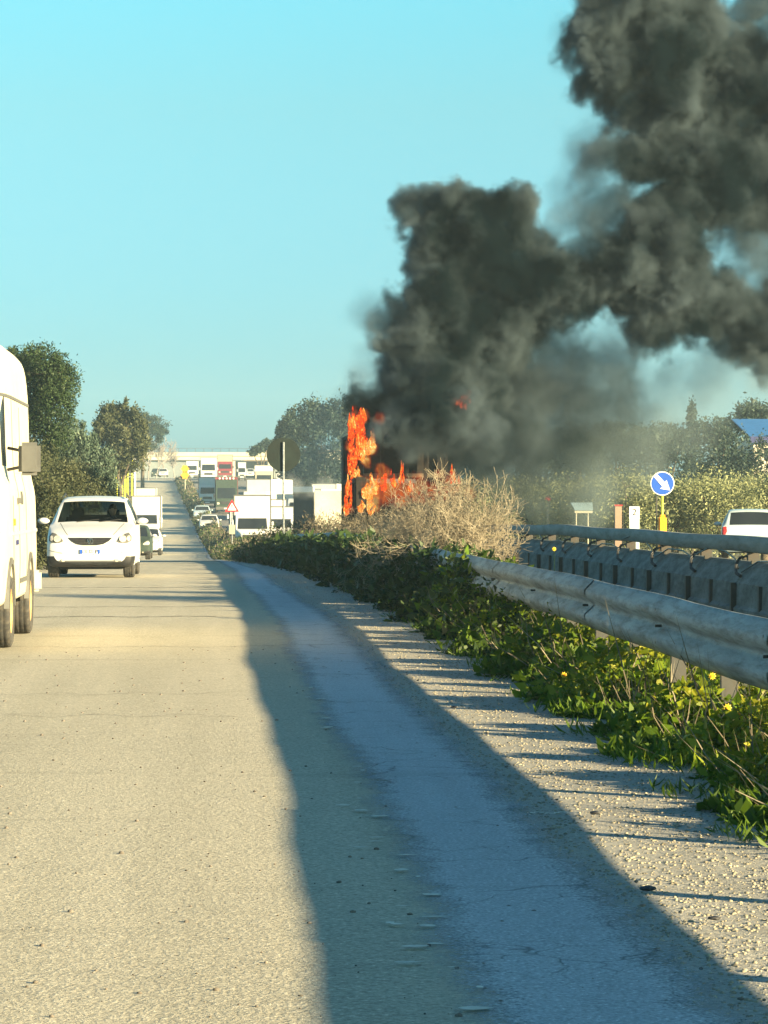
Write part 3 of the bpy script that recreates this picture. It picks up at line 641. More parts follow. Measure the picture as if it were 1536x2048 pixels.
def loft(Y, S, nu=4, nv=3):
    """stations Y, sections S[i] = half outline points bottom centre to top centre. returns grid (U,V2,3), control indices"""
    Y = np.array(Y, float); S = np.array(S, float); nS, K, _ = S.shape
    uu = np.linspace(0, nS - 1, (nS - 1) * nu + 1); ui = np.arange(nS)
    Yd = np.interp(uu, ui, Y)
    Sd = _pchip(Y, S.reshape(nS, -1), Yd).reshape(len(uu), K, 2)
    vv = np.linspace(0, K - 1, (K - 1) * nv + 1)
    out = np.zeros((len(uu), len(vv), 2))
    for a in range(len(uu)): out[a] = _pchip(np.arange(K), Sd[a], vv)
    return Yd, out
def shell(Y, S, region, parent, mats, nu=4, nv=3, cut=None):
    """loft split into parts by region(iu, iv, side) on control cells; parts share the borders"""
    Yd, G = loft(Y, S, nu, nv); U, Vn, _ = G.shape
    verts = []; idx = np.zeros((U, 2 * Vn - 1), int)
    for a in range(U):
        for j in range(2 * Vn - 1):
            if j < Vn: x, z = G[a, j]
            else: x, z = G[a, 2*Vn-2-j]; x = -x
            idx[a, j] = len(verts); verts.append((x, Yd[a], z))
    parts = {}
    for a in range(U - 1):
        for j in range(2 * Vn - 2):
            jj = j if j < Vn - 1 else 2*Vn - 3 - j
            nm = region(a // nu, jj // nv, 1 if j < Vn - 1 else -1)
            parts.setdefault(nm, []).append((idx[a, j], idx[a, j+1], idx[a+1, j+1], idx[a+1, j]))
        parts.setdefault('body', []).append((idx[a, 2*Vn-2], idx[a, 0], idx[a+1, 0], idx[a+1, 2*Vn-2]))
    parts['body'].append(tuple(idx[0, ::-1])); parts['body'].append(tuple(idx[-1]))
    allf = [f for fs in parts.values() for f in fs]
    tree_ = BVHTree.FromPolygons([Vector(v) for v in verts], allf)
    objs = {}
    for nm, fs in parts.items():
        used = sorted({i for f in fs for i in f}); mp = {o_: n_ for n_, o_ in enumerate(used)}
        m = MB().add([verts[i] for i in used], [[mp[i] for i in f] for f in fs])
        key = nm.split('|'); me = m.mesh(key[0])
        bm = bmesh.new(); bm.from_mesh(me); bmesh.ops.remove_doubles(bm, verts=bm.verts[:], dist=1e-5); bmesh.ops.dissolve_degenerate(bm, edges=bm.edges[:], dist=1e-5)
        bmesh.ops.recalc_face_normals(bm, faces=bm.faces[:]); bm.to_mesh(me); bm.free()
        me.shade_smooth()
        try: me.set_sharp_from_angle(angle=R(38))
        except Exception: pass
        objs[nm] = link(key[0], me, M[mats.get(key[0], mats['body'])], parent)
    if cut:
        cy_, cr, xw = cut; m = MB()
        for yy in cy_:
            n = 28; vs = [(sx, yy + cr * math.cos(2*math.pi*k/n), (cr * .92) + cr * math.sin(2*math.pi*k/n)) for sx in (-xw - .5, -xw + .30) for k in range(n)]
            vs2 = [(-v[0], v[1], v[2]) for v in vs]
            for v_ in (vs, vs2): m.add(v_, [tuple(range(n-1, -1, -1)), tuple(range(n, 2*n))] + [(k, (k+1) % n, (k+1) % n + n, k+n) for k in range(n)])
        cutter = m.build('cutter', M['dark_inside'])
        dg = bpy.context.evaluated_depsgraph_get()
        for key_ in list(objs):
            ob = objs[key_]
            if key_.split('|')[0] not in ('body', 'bumper', 'bumper_lower'): continue
            md = ob.modifiers.new('arch', 'BOOLEAN'); md.object = cutter; md.operation = 'DIFFERENCE'; md.solver = 'EXACT'
            bpy.context.view_layer.update(); dg = bpy.context.evaluated_depsgraph_get()
            me = bpy.data.meshes.new_from_object(ob.evaluated_get(dg)); ob.modifiers.clear()
            if len(me.polygons) > 50: ob.data = me
        bpy.data.objects.remove(cutter)
    return objs, tree_
def decal(name, poly, tree_, mat, parent, off=.006, thick=.012, axis='front', y_from=-2, sub=3):
    """a thin solid piece following the bodywork; poly in x-z (front/rear) or y-z (side)"""
    bm = bmesh.new(); vs = [bm.verts.new((x, 0, z)) for x, z in poly]; bm.faces.new(vs)
    bmesh.ops.triangulate(bm, faces=bm.faces[:])
    for _ in range(sub): bmesh.ops.subdivide_edges(bm, edges=[e for e in bm.edges if e.calc_length() > .05], cuts=1); bmesh.ops.triangulate(bm, faces=bm.faces[:])
    d = {'front': Vector((0, 1, 0)), 'rear': Vector((0, -1, 0)), 'side': Vector((-1, 0, 0)), 'side_l': Vector((1, 0, 0))}[axis]
    top = []
    for v in bm.verts:
        if axis in ('front', 'rear'): o_ = Vector((v.co.x, y_from, v.co.z))
        else: o_ = Vector((y_from, v.co.x, v.co.z))
        hit = tree_.ray_cast(o_, d)
        q = hit[0] if hit[0] is not None else None
        top.append(q)
    good = [q for q in top if q is not None]
    if not good: bm.free(); return None
    for v, q in zip(bm.verts, top):
        if q is None:
            ref = min(good, key=lambda g_: (g_ - Vector((v.co.x, g_.y, v.co.z))).length if axis in ('front', 'rear') else (g_ - Vector((g_.x, v.co.x, v.co.z))).length)
            q = Vector((v.co.x, ref.y, v.co.z)) if axis in ('front', 'rear') else Vector((ref.x, v.co.x, v.co.z))
        v.co = q - d * off
    geo = bmesh.ops.extrude_face_region(bm, geom=bm.faces[:])
    for g_ in geo['geom']:
        if isinstance(g_, bmesh.types.BMVert): g_.co -= d * thick
    bmesh.ops.recalc_face_normals(bm, faces=bm.faces[:])
    me = bpy.data.meshes.new(name); bm.to_mesh(me); bm.free(); return link(name, me, M[mat] if isinstance(mat, str) else mat, parent)
def ell(cx_, cz_, rx, rz, n=18): return [(cx_ + rx * math.cos(2*math.pi*k/n), cz_ + rz * math.sin(2*math.pi*k/n)) for k in range(n)]
def text_part(name, s, size, loc, rot, mat, parent, extrude=.003, sx=1.0):
    cu = bpy.data.curves.new(name, 'FONT'); cu.body = s; cu.size = size; cu.extrude = extrude; cu.align_x = 'CENTER'; cu.align_y = 'CENTER'
    o = bpy.data.objects.new(name, cu); bpy.context.view_layer.update()
    col.objects.link(o); dg = bpy.context.evaluated_depsgraph_get(); me = bpy.data.meshes.new_from_object(o.evaluated_get(dg)); bpy.data.objects.remove(o)
    me.name = name; q = link(name, me, None, parent); me.materials.clear(); me.materials.append(M[mat]); q.location = loc; q.rotation_euler = rot; q.scale = (sx, 1, 1); return q

def car(label, loc, rz, W=1.66, H=1.54, L=3.8, paint='white', group=None, hero=False, cut=True, wipers=True, rear_view=False, name='car'):
    root = empty(name, loc, rz, label, 'car', group); w = W / 2; zb = .20; k = L / 3.8; h = H / 1.54
    def sec(ws, zlo, zbelt, x5, z5, x6, z6, x7, z7, z9, zb_=zb):
        return [(0, zb_), (.80*w*ws, zb_), (.955*w*ws, zb_ + .05), (1.0*w*ws, .41*h), (.985*w*ws, zbelt - .06), (x5*w, z5), (x6*w, z6), (x7*w, z7), (x7*w*.5, (z7+z9*1.0)/2 + (z9-z7)*.3), (0, z9)]
    Y = [0, .05*k, .16*k, .40*k, .95*k, 1.60*k, 1.74*k, 2.35*k, 3.18*k, 3.30*k, 3.62*k, 3.70*k, 3.76*k, 3.8*k]
    S = [sec(.80, .25, .50*h, .66, .60*h, .50, .635*h, .42, .64*h, .65*h, .30),
         sec(.93, .25, .66*h, .84, .70*h, .70, .735*h, .62, .745*h, .755*h, .24),
         sec(.975, .25, .74*h, .90, .79*h, .80, .815*h, .72, .82*h, .835*h, .21),
         sec(.995, .25, .83*h, .93, .88*h, .84, .90*h, .78, .905*h, .925*h),
         sec(1.0, .25, .95*h, .955, 1.00*h, .86, 1.03*h, .80, 1.035*h, 1.055*h),
         sec(1.0, .25, .97*h, .965, 1.01*h, .765, 1.395*h, .70, 1.415*h, 1.44*h),
         sec(1.0, .25, .98*h, .965, 1.02*h, .745, 1.445*h, .69, 1.475*h, 1.50*h),
         sec(1.0, .25, .99*h, .965, 1.03*h, .75, 1.475*h, .69, 1.51*h, 1.54*h),
         sec(.99, .25, 1.0*h, .955, 1.04*h, .74, 1.445*h, .68, 1.48*h, 1.51*h),
         sec(.985, .25, 1.0*h, .95, 1.04*h, .745, 1.40*h, .66, 1.42*h, 1.45*h),
         sec(.975, .25, .98*h, .93, 1.01*h, .80, 1.03*h, .70, 1.04*h, 1.05*h),
         sec(.965, .25, .90*h, .90, .93*h, .78, .95*h, .68, .955*h, .96*h),
         sec(.93, .25, .72*h, .85, .74*h, .72, .755*h, .64, .76*h, .765*h, .26),
         sec(.86, .28, .56*h, .75, .58*h, .62, .59*h, .55, .60*h, .60*h, .32)]
    def region(u, v, side):
        if u == 4 and v >= 7: return 'windscreen'
        if 5 <= u <= 7 and v == 5: return 'side_window|%d' % side
        if u == 9 and v >= 7: return 'rear_window'
        if u <= 2 and v <= 2: return 'bumper'
        return 'body'
    mats = {'body': paint, 'windscreen': 'clear' if hero else 'glass', 'side_window': 'clear' if hero else 'glass', 'rear_window': 'clear' if hero else 'glass', 'bumper': 'trim_black'}
    objs, tr = shell(Y, S, region, root, mats, 4, 3, cut=([.62*k, 3.05*k], .335*h, w) if cut else None)
    objs['body'].data.materials[0] = M[paint]
    for sx in (-1, 1):
        for yy in (.62*k, 3.05*k): wheel(root, sx * (w - .125), yy, .295*h, .21, side=sx)
        # wheel well liner
        MB().box(sx*(w-.36), sx*(w-.30), .30*k, .95*k, .3, .66*h).build('wheel_liner', M['dark_inside'], root)
        m = MB().box(sx*(w-.02), sx*(w+.05), .98*k+.1, 1.05*k+.1, .99*h, 1.03*h); m.build('mirror_arm', M['black_plastic'], root)
        bm = bmesh.new(); bmesh.ops.create_uvsphere(bm, u_segments=16, v_segments=10, radius=1)
        for v in bm.verts: v.co = Vector((sx*(w+.105) + v.co.x*.115*(1 - .25*sx*v.co.x*0), 1.1*k + v.co.y*.075, 1.055*h + v.co.z*.068 + (.012 if v.co.z < 0 else 0)))
        me = bpy.data.meshes.new('mirror'); bm.to_mesh(me); bm.free(); link('mirror', me, M[paint if paint != 'green_dark' else 'white'], root, smooth=True)
        s = sx
        hl = [(s*.66*w, .665*h), (s*.86*w, .66*h), (s*.93*w, .70*h), (s*.93*w, .78*h), (s*.86*w, .85*h), (s*.78*w, .83*h), (s*.64*w, .74*h), (s*.60*w, .69*h)]
        ho = decal('headlight', hl, tr, 'grey_plastic' if hero else 'lamp_glass', root, .004, .012)
        if hero and ho:
            decal('reflector', ell(s*.735*w, .735*h, .068, .062), tr, 'lamp_glass', ho, .018, .016); decal('indicator', ell(s*.865*w, .745*h, .032, .05), tr, 'lamp_glass', ho, .018, .012)
        decal('fog_light', ell(s*.60*w, .335*h, .035, .03), tr, 'lamp_glass', root, .006, .012)
        tl = [(s*.80*w, 1.0*h), (s*.93*w, .98*h), (s*.95*w, .74*h), (s*.84*w, .72*h), (s*.78*w, .85*h)]
        decal('tail_light', tl, tr, 'red', root, .004, .015, 'rear', y_from=6)
    gr = [(-.50*w, .755*h), (-.42*w, .69*h), (-.30*w, .635*h), (-.15*w, .615*h), (.15*w, .615*h), (.30*w, .635*h), (.42*w, .69*h), (.50*w, .755*h)]
    grille = decal('grille', gr, tr, 'trim_black', root, .003, .01)
    if grille is not None and hero:
        for zz_ in (.66*h, .70*h): decal('grille_bar', [(-.34*w, zz_), (.34*w, zz_), (.34*w, zz_ + .009), (-.34*w, zz_ + .009)], tr, 'black_plastic', grille, .014, .006)
        ring = MB(); n = 24
        vs = []; fs = []
        for a in range(n):
            t_ = 2*math.pi*a/n
            for rr, yy in ((.058, 0), (.058, .014), (.048, .014), (.048, 0)): vs.append((rr*math.cos(t_), -yy, rr*math.sin(t_)))
        fs = [(a*4+b_, ((a+1) % n)*4+b_, ((a+1) % n)*4+(b_+1) % 4, a*4+(b_+1) % 4) for a in range(n) for b_ in range(4)]
        ring.add(vs, fs)
        def bar2(x0, z0, x1, z1): ring.tube([(x0, -.008, z0), (x1, -.008, z1)], .006, 4)
        bar2(-.022, .05, 0, .006); bar2(.022, .05, 0, .006); bar2(-.042, .028, -.02, -.044); bar2(-.02, -.044, 0, .0); bar2(0, 0, .02, -.044); bar2(.02, -.044, .042, .028)
        em = ring.build('emblem', M['chrome'], grille); hit = tr.ray_cast(Vector((0, -2, .69*h)), Vector((0, 1, 0))); em.location = (0, hit[0].y - .016, .69*h)
    hit = tr.ray_cast(Vector((0, -2, .49*h)), Vector((0, 1, 0)))
    yp = hit[0].y - .012
    pl = MB().box(-.18 if not hero else -.19, .18 if not hero else .19, yp - .008, yp, .455*h, .535*h).build('number_plate', M['sign_white'], root)
    if hero:
        for sx in (-1, 1): MB().box(sx*.165 - .022, sx*.165 + .022, yp - .011, yp - .0081, .457*h, .533*h).build('plate_end', M['sign_blue'], pl)
        text_part('lettering', 'CX 323 JP', .085, (0, yp - .012, .495*h), (R(90), 0, 0), 'sign_black', pl, .002, .8)
        ge = MB()
        for sx in (-1, 1): ge.tube([(sx*.73*w, 1.75, 1.50*h), (sx*.72*w, 2.4, 1.585*h), (sx*.71*w, 3.1, 1.50*h)], .014, 6)
        ge.build('roof_rail', M['black_plastic'], root)
        for x0 in (-.30, .12): MB().tube([(x0, .90, 1.045*h), (x0 + .28, .98, 1.075*h), (x0 + .42, 1.02, 1.09*h)], .008, 5).build('wiper', M['black_plastic'], root)
        MB().box(-.68, .68, .98, 1.15, .93*h, 1.045*h).build('dashboard', M['dark_inside'], root)
        MB().box(-.09, .09, 1.56, 1.60, 1.30*h, 1.37*h, bev=.015).build('rear_view_mirror', M['black_plastic'], root)
        for x0 in (-.34, .34):
            MB().box(x0-.24, x0+.24, 2.0, 2.14, .5, 1.08*h, bev=.05).box(x0-.12, x0+.12, 2.04, 2.12, 1.10*h, 1.28*h, bev=.04).box(x0-.24, x0+.24, 1.5, 2.0, .42, .56, bev=.04).build('seat', M['dark_inside'], root)
        MB().box(-.6, .6, 2.75, 2.9, .5, 1.12*h, bev=.05).build('rear_seat', M['dark_inside'], root)
        sw = MB(); sw.tube([(.34 + .18*math.cos(a*.3307), 1.28 - .05*math.sin(a*.3307), .96*h + .17*math.sin(a*.3307)) for a in range(20)], .013, 6); sw.build('steering_wheel', M['black_plastic'], root)
        hp = hit
        for sx in (-1, 1):
            decal('bonnet_shading_line', [(sx*.50*w, .80*h), (sx*.515*w, .80*h), (sx*.735*w, 1.02*h), (sx*.72*w, 1.02*h)], tr, 'grey_plastic', root, .001, .004)  # grey strips paint the bonnet's shading along its seam lines
            decal('bumper_seam', [(sx*.62*w, .46*h), (sx*.97*w, .52*h), (sx*.97*w, .528*h), (sx*.62*w, .468*h)], tr, 'grey_plastic', root, .001, .004)
        decal('bumper_trim', [(-.70*w, .30), (.70*w, .30), (.70*w, .33), (-.70*w, .33)], tr, 'grey_plastic', root, .004, .012)
        decal('air_intake', [(-.45*w, .22*h), (.45*w, .22*h), (.5*w, .31*h), (-.5*w, .31*h)], tr, 'dark_inside', root, .002, .006)
    MB().box(-w*.7, w*.7, .3, L - .3, .16, .24).build('underbody', M['dark_inside'], root)
    pr = tr.ray_cast(Vector((0, 8, .62*h)), Vector((0, -1, 0)))
    if pr[0] is not None: MB().box(-.26, .26, pr[0].y + .003, pr[0].y + .012, .57*h, .67*h).build('rear_plate', M['sign_white'], root)
    return root, tr

# the small white hatchback and its driver
fx = on_ground(180, 56)
fox, _ = car('small white hatchback with black lower bumper driving towards us behind the big van', (fx.x, fx.y, fx.z + .012), R(-.6), hero=True)

def skin_person(label, loc, rz, joints, edges, radii, parts=()):
    root = empty('person', loc, rz, label, 'person')
    me = bpy.data.meshes.new('body'); me.from_pydata(joints, edges, []); me.update()
    o = bpy.data.objects.new('body', me); col.objects.link(o)
    sk = o.modifiers.new('skin', 'SKIN'); sub = o.modifiers.new('sub', 'SUBSURF'); sub.levels = 2; sub.render_levels = 2
    lay = me.skin_vertices[0] if me.skin_vertices else None
    if lay is None:
        bm = bmesh.new(); bm.from_mesh(me); bm.verts.layers.skin.verify(); bm.to_mesh(me); bm.free(); lay = me.skin_vertices[0]
    for k, r in enumerate(radii): lay.data[k].radius = (r, r)
    lay.data[0].use_root = True
    bpy.context.view_layer.update(); dg = bpy.context.evaluated_depsgraph_get(); m2 = bpy.data.meshes.new_from_object(o.evaluated_get(dg)); bpy.data.objects.remove(o)
    m2.materials.clear(); m2.materials.append(M['shirt']); m2.shade_smooth(); b_ = link('body', m2, None, root)
    return root
J = [(0, 0, .0), (0, .04, .22), (0, .05, .42), (0, .04, .50), (0, .02, .60),            # pelvis chest neck head
     (.19, .04, .40), (.25, -.18, .25), (.14, -.44, .36), (-.19, .04, .40), (-.25, -.18, .25), (-.12, -.44, .36),
     (.10, -.1, -.02), (.13, -.48, .02), (-.10, -.1, -.02), (-.13, -.48, .02), (.13, -.62, -.3), (-.13, -.62, -.3)]
E = [(0, 1), (1, 2), (2, 3), (3, 4), (2, 5), (5, 6), (6, 7), (2, 8), (8, 9), (9, 10), (0, 11), (11, 12), (0, 13), (13, 14), (12, 15), (14, 16)]
Rr = [.14, .15, .14, .055, .06, .07, .05, .035, .07, .05, .035, .09, .07, .09, .07, .045, .045]
dp = Matrix.Rotation(fox.rotation_euler.z, 4, 'Z') @ Vector((.34, 1.86, .58))
drv = skin_person('driver in a dark jacket holding the wheel of the small white hatchback', Vector(fox.location) + dp, fox.rotation_euler.z, J, E, Rr)
bm = bmesh.new(); bmesh.ops.create_uvsphere(bm, u_segments=18, v_segments=14, radius=1)
for v in bm.verts:
    z = v.co.z; v.co = Vector((v.co.x * .078 * (1 - .12 * (z < 0)), v.co.y * .095, z * .115))
    if v.co.y < -.07 and abs(v.co.x) < .02 and -.04 < v.co.z < .01: v.co.y -= .018
me = bpy.data.meshes.new('head'); bm.to_mesh(me); bm.free(); hd = link('head', me, M['skin'], drv, smooth=True); hd.location = (0, .0, .66)
bm = bmesh.new(); bmesh.ops.create_uvsphere(bm, u_segments=18, v_segments=14, radius=1)
for v in bm.verts: v.co = Vector((v.co.x * .088, v.co.y * .103 + .014, v.co.z * .12 + .018)); v.co.z = max(v.co.z, .03 if v.co.y < .02 else -.06)
me = bpy.data.meshes.new('hair'); bm.to_mesh(me); bm.free(); hr = link('hair', me, M['hair'], drv, smooth=True); hr.location = (0, 0, .66)
for sx in (-1, 1):
    m = MB(); m.tube([(sx*.14, -.44, .37), (sx*.13, -.49, .385)], [.032, .04], 8)
    for q in range(4): m.tube([(sx*(.165 - .018*q), -.49, .39 - .008*q), (sx*(.165-.018*q), -.535, .395 - .008*q), (sx*(.165-.018*q), -.55, .365 - .008*q)], .009, 6)
    m.tube([(sx*.10, -.46, .38), (sx*.085, -.50, .40)], .01, 6)
    m.build('hand', M['skin'], drv, True)
MB().disc_y(.03, .635, .006, -.10, -.09).disc_y(-.03, .635, .006, -.10, -.09).build('eyes', M['hair'], drv)

# cars further back on the service road
g2 = on_ground(293, 171)
car('small white car with black nose following the hatchback in front of the box truck', (g2.x, g2.y, g2.z + .012), R(-.5), W=1.72, H=1.6, cut=True)
g2 = on_ground(262, 118)
car('dark green car half hidden behind the white hatchback', (g2.x, g2.y, g2.z + .012), R(-.5), W=1.55, H=1.36, paint='green_dark')

def truck(label, loc, rz, W=2.2, Hb=3.4, Lb=4.5, cab_h=2.3, cab_L=1.6, cab='white', box='white', cat='truck', name='truck', hood=True, wz_=(1.25, 2.0), defl=False, dark_low=None, group=None, rear='box', lights=False, boxmat2=None, simple_front=False, no_cab=False):
    root = empty(name, loc, rz, label, cat, group); w = W / 2
    if not no_cab:
        z0, z1 = wz_; nose = .35 if hood else .06
        prof = [(0, .45), (0, z0 - .25), (nose * .5, z0 - .02), (nose, z0), (nose + .38, z1), (nose + .50, cab_h), (cab_L, cab_h), (cab_L, .45)]
        m = MB().prism_x(prof, -w * .93, w * .93); c_ = m.build('cab', M[cab], root)
        md = c_.modifiers.new('bevel', 'BEVEL'); md.width = .07; md.segments = 3; md.limit_method = 'ANGLE'
        def fy(z): return nose + .38 * (z - z0) / (z1 - z0)
        vs = [(-w*.80, fy(z0 + .05) - .02, z0 + .05), (w*.80, fy(z0 + .05) - .02, z0 + .05), (w*.76, fy(z1 - .03) - .02, z1 - .03), (-w*.76, fy(z1 - .03) - .02, z1 - .03)]
        vs = vs + [(x, y + .05, z) for x, y, z in vs]
        MB().add(vs, [(0, 1, 2, 3), (7, 6, 5, 4), (0, 4, 5, 1), (1, 5, 6, 2), (2, 6, 7, 3), (3, 7, 4, 0)]).build('windscreen', M['glass'], root)
        for sx in (-1, 1):
            MB().prism_x([(nose + .25, z0 + .08), (nose + .55, z1 - .02), (cab_L - .2, z1 - .02), (cab_L - .2, z0 + .08)], sx * w * .925, sx * w * .945).build('side_window', M['glass'], root)
            MB().box(sx*(w*.72) - .14, sx*(w*.72) + .14, -.04, .05, z0 - .62, z0 - .40, bev=.02).build('headlight', M['lamp_glass'], root)
            MB().box(sx*(w + .10) - .08, sx*(w + .10) + .08, nose + .12, nose + .22, z0 + .12, z0 + .52, bev=.03).tube([(sx*w*.9, nose + .2, z0 + .2), (sx*(w + .1), nose + .17, z0 + .2)], .015, 5).build('mirror', M['black_plastic' if cab != 'white' else 'white'], root)
        MB().box(-w*.50, w*.50, -.03, .05, z0 - .60, z0 - .30).build('grille', M['black_plastic'], root)
        MB().box(-w*.94, w*.94, -.10, .12, .38, .72, bev=.03).build('bumper', M[dark_low or 'grey_plastic'], root)
        MB().box(-.26, .26, -.125, -.10, .48, .60).build('number_plate', M['sign_white'], root)
        if defl:
            MB().prism_x([(nose + .55, cab_h), (cab_L - .05, Hb - .25), (cab_L - .05, cab_h)], -w*.7, w*.7).build('wind_deflector', M[cab], root)
        if lights:
            for k in range(5): MB().box(-.75 + k*.375 - .09, -.75 + k*.375 + .09, nose + .33, nose + .45, cab_h + .02, cab_h + .2, bev=.02).build('roof_lamp', M['sign_white'], root)
    y0 = cab_L + .08 if not no_cab else 0
    b_ = MB().box(-w, w, y0, y0 + Lb, .95, Hb, bev=.04).build('cargo_box', M[box], root)
    fr = MB()
    for sx in (-1, 1): fr.box(sx*w - .03, sx*w + .03, y0 - .015, y0 + .05, .9, Hb + .01)
    fr.box(-w - .03, w + .03, y0 - .02, y0 + .045, Hb - .05, Hb + .03); fr.build('corner_trim', M['grey_plastic'], b_)
    MB().box(-w*.45, w*.45, .5, y0 + Lb - .1, .6, .93).build('chassis', M['dark_inside'], root)
    for sx in (-1, 1):
        for yy in ((.75,) if not no_cab else ()) + (y0 + Lb * .72,): wheel(root, sx * (w - .17), yy, .42, .28, side=sx, rim='grey_plastic')
    return root
def put_truck(px, Z, rz=-.5, **kw):
    g_ = on_ground(px, Z, .012); return truck(loc=g_, rz=R(rz), **kw)
put_truck(291, 228, W=2.2, Hb=3.42, cab_h=2.2, label='white box truck with dark blue bumper behind the small white cars', dark_low='blue_dark', cat='truck')
put_truck(291, 300, W=2.0, Hb=3.25, cab_h=2.2, label='white high van right behind the box truck, only its top showing', cat='van', name='van', cab='white')
# the jam on the highway
put_truck(505, 186, W=2.3, Hb=3.45, Lb=5, cab_h=2.25, wz_=(1.3, 2.05), label='white box truck nearest in the jam, standing behind the warning triangle sign', cat='truck')
put_truck(453, 326, W=2.5, Hb=4.0, Lb=7, cab_h=3.7, cab_L=2.2, cab='green_dark', box='maroon', hood=False, wz_=(1.6, 2.8), lights=True, label='dark green lorry with a red roof edge and a row of roof lamps', cat='lorry', name='lorry')
put_truck(415, 350, W=2.1, Hb=3.5, Lb=5, cab_h=2.6, hood=False, wz_=(1.5, 2.3), label='white cab of a lorry left of the dark green lorry', cat='lorry', name='lorry')
put_truck(417, 450, W=2.5, Hb=3.9, Lb=8, cab_h=3.6, cab_L=2.2, hood=False, wz_=(1.9, 2.9), label='white lorry with a wide dark windscreen at the top of the jam', cat='lorry', name='lorry')
put_truck(384, 560, W=2.3, Hb=3.4, Lb=7, cab_h=3.3, cab_L=2.2, hood=False, wz_=(1.6, 2.5), label='small white lorry behind the orange beacon', cat='lorry', name='lorry')
put_truck(450, 480, W=2.45, Hb=4.0, Lb=8, cab_h=2.9, cab_L=2.2, cab='maroon', box='cream', hood=False, wz_=(1.7, 2.5), label='red cab lorry with cream box under the overpass', cat='lorry', name='lorry')
put_truck(484, 470, W=1.3, Hb=2.9, Lb=3, cab_h=2.2, hood=True, label='small white van in the jam in front of the overpass opening', cat='van', name='van')
put_truck(508, 300, rz=-13, W=2.5, Hb=4.15, Lb=11, cab_h=2.9, cab_L=2.2, hood=False, wz_=(1.7, 2.6), label='long white trailer lorry standing askew left of the round sign post', cat='lorry', name='lorry')
put_truck(598, 262, rz=-20, W=2.5, Hb=3.75, Lb=10, cab_h=2.9, cab_L=2.2, hood=False, wz_=(1.7, 2.6), label='long white lorry right of the round sign post, half in thin smoke', cat='lorry', name='lorry')
put_truck(560, 200, W=1.9, Hb=2.7, Lb=3.0, cab_h=2.3, cab_L=1.9, wz_=(1.25, 1.9), label='white van with sun glints just left of the dark backed trailer', cat='van', name='van')
put_truck(640, 300, rz=-12, W=2.5, Hb=3.7, Lb=9, cab_h=2.9, cab_L=2.2, hood=False, wz_=(1.7, 2.6), label='white lorry furthest right in the jam, just left of the flames', cat='lorry', name='lorry')
put_truck(548, 250, W=2.1, Hb=3.0, Lb=4, cab_h=2.2, label='white van between the nearest box truck and the dark backed trailer', cat='van', name='van')
put_truck(604, 420, W=2.5, Hb=4.0, Lb=8, cab_h=3.2, cab_L=2.2, hood=False, wz_=(1.7, 2.7), label='far white lorry whose top shows above the trailers right of the round sign', cat='lorry', name='lorry')
put_truck(572, 370, W=2.4, Hb=3.6, Lb=6, cab_h=2.8, cab_L=2.0, hood=False, wz_=(1.6, 2.5), cab='silver', label='pale blue cab lorry right behind the round sign disc', cat='lorry', name='lorry')
put_truck(482, 250, W=2.0, Hb=2.6, Lb=3.5, cab_h=2.2, label='white van peeping out above the nearest box truck', cat='van', name='van')
put_truck(528, 400, W=2.5, Hb=4.0, Lb=8, cab_h=3.2, cab_L=2.2, hood=False, wz_=(1.7, 2.7), cab='cream', label='cream cab lorry below the right overpass pier', cat='lorry', name='lorry')
for px, Z, pt, lb in ((404, 300, 'silver', 'pale blue car leading the left lane of the jam below the white lorry cab'), (418, 262, 'white', 'white car in the left lane of the jam beside the dark green lorry'), (536, 215, 'silver', 'pale car wedged between the two white vans'), (587, 230, 'white', 'white car just in front of the dark backed trailer')):
    car(lb, on_ground(px, Z, .012), R(-.5), W=1.75, H=1.5, paint=pt, cut=False)
# cream trailer with a dark open rear, standing at an angle
g_ = on_ground(608, 178, .012)
r_ = truck('cream trailer with a dark open rear next to the burning lorry', g_, R(-62), W=2.4, Hb=3.7, Lb=4.6, no_cab=True, box='cream', cat='trailer', name='trailer')
MB().box(-1.12, 1.12, -.05, -.005, 1.15, 3.55).build('dark_opening_sheet', M['dark_inside'], r_)  # flat dark sheet on the closed box, painted as the shaded inside
MB().box(-1.25, 1.25, -.09, 0.02, 3.62, 3.95, bev=.03).build('roof_edge', M['white'], r_)
car('light blue grey hatchback driving away on the highway at the right edge', on_ground(1500, 92, .17), R(170), W=1.75, H=1.46, paint='silver', rear_view=True)
for px, Z, lb in ((312, 520, 'tiny dark car on the crest of the road, leftmost of two'), (326, 520, 'tiny pale car on the crest of the road, rightmost of two')):
    g_ = on_ground(px, Z, .2); car(lb, g_, 0, W=1.7, H=1.5, paint='green_dark' if px == 312 else 'white', cut=False)
car('white car in the jam between the small van and the overpass pier', on_ground(500, 505, .2), 0, W=1.7, H=1.5, cut=False)

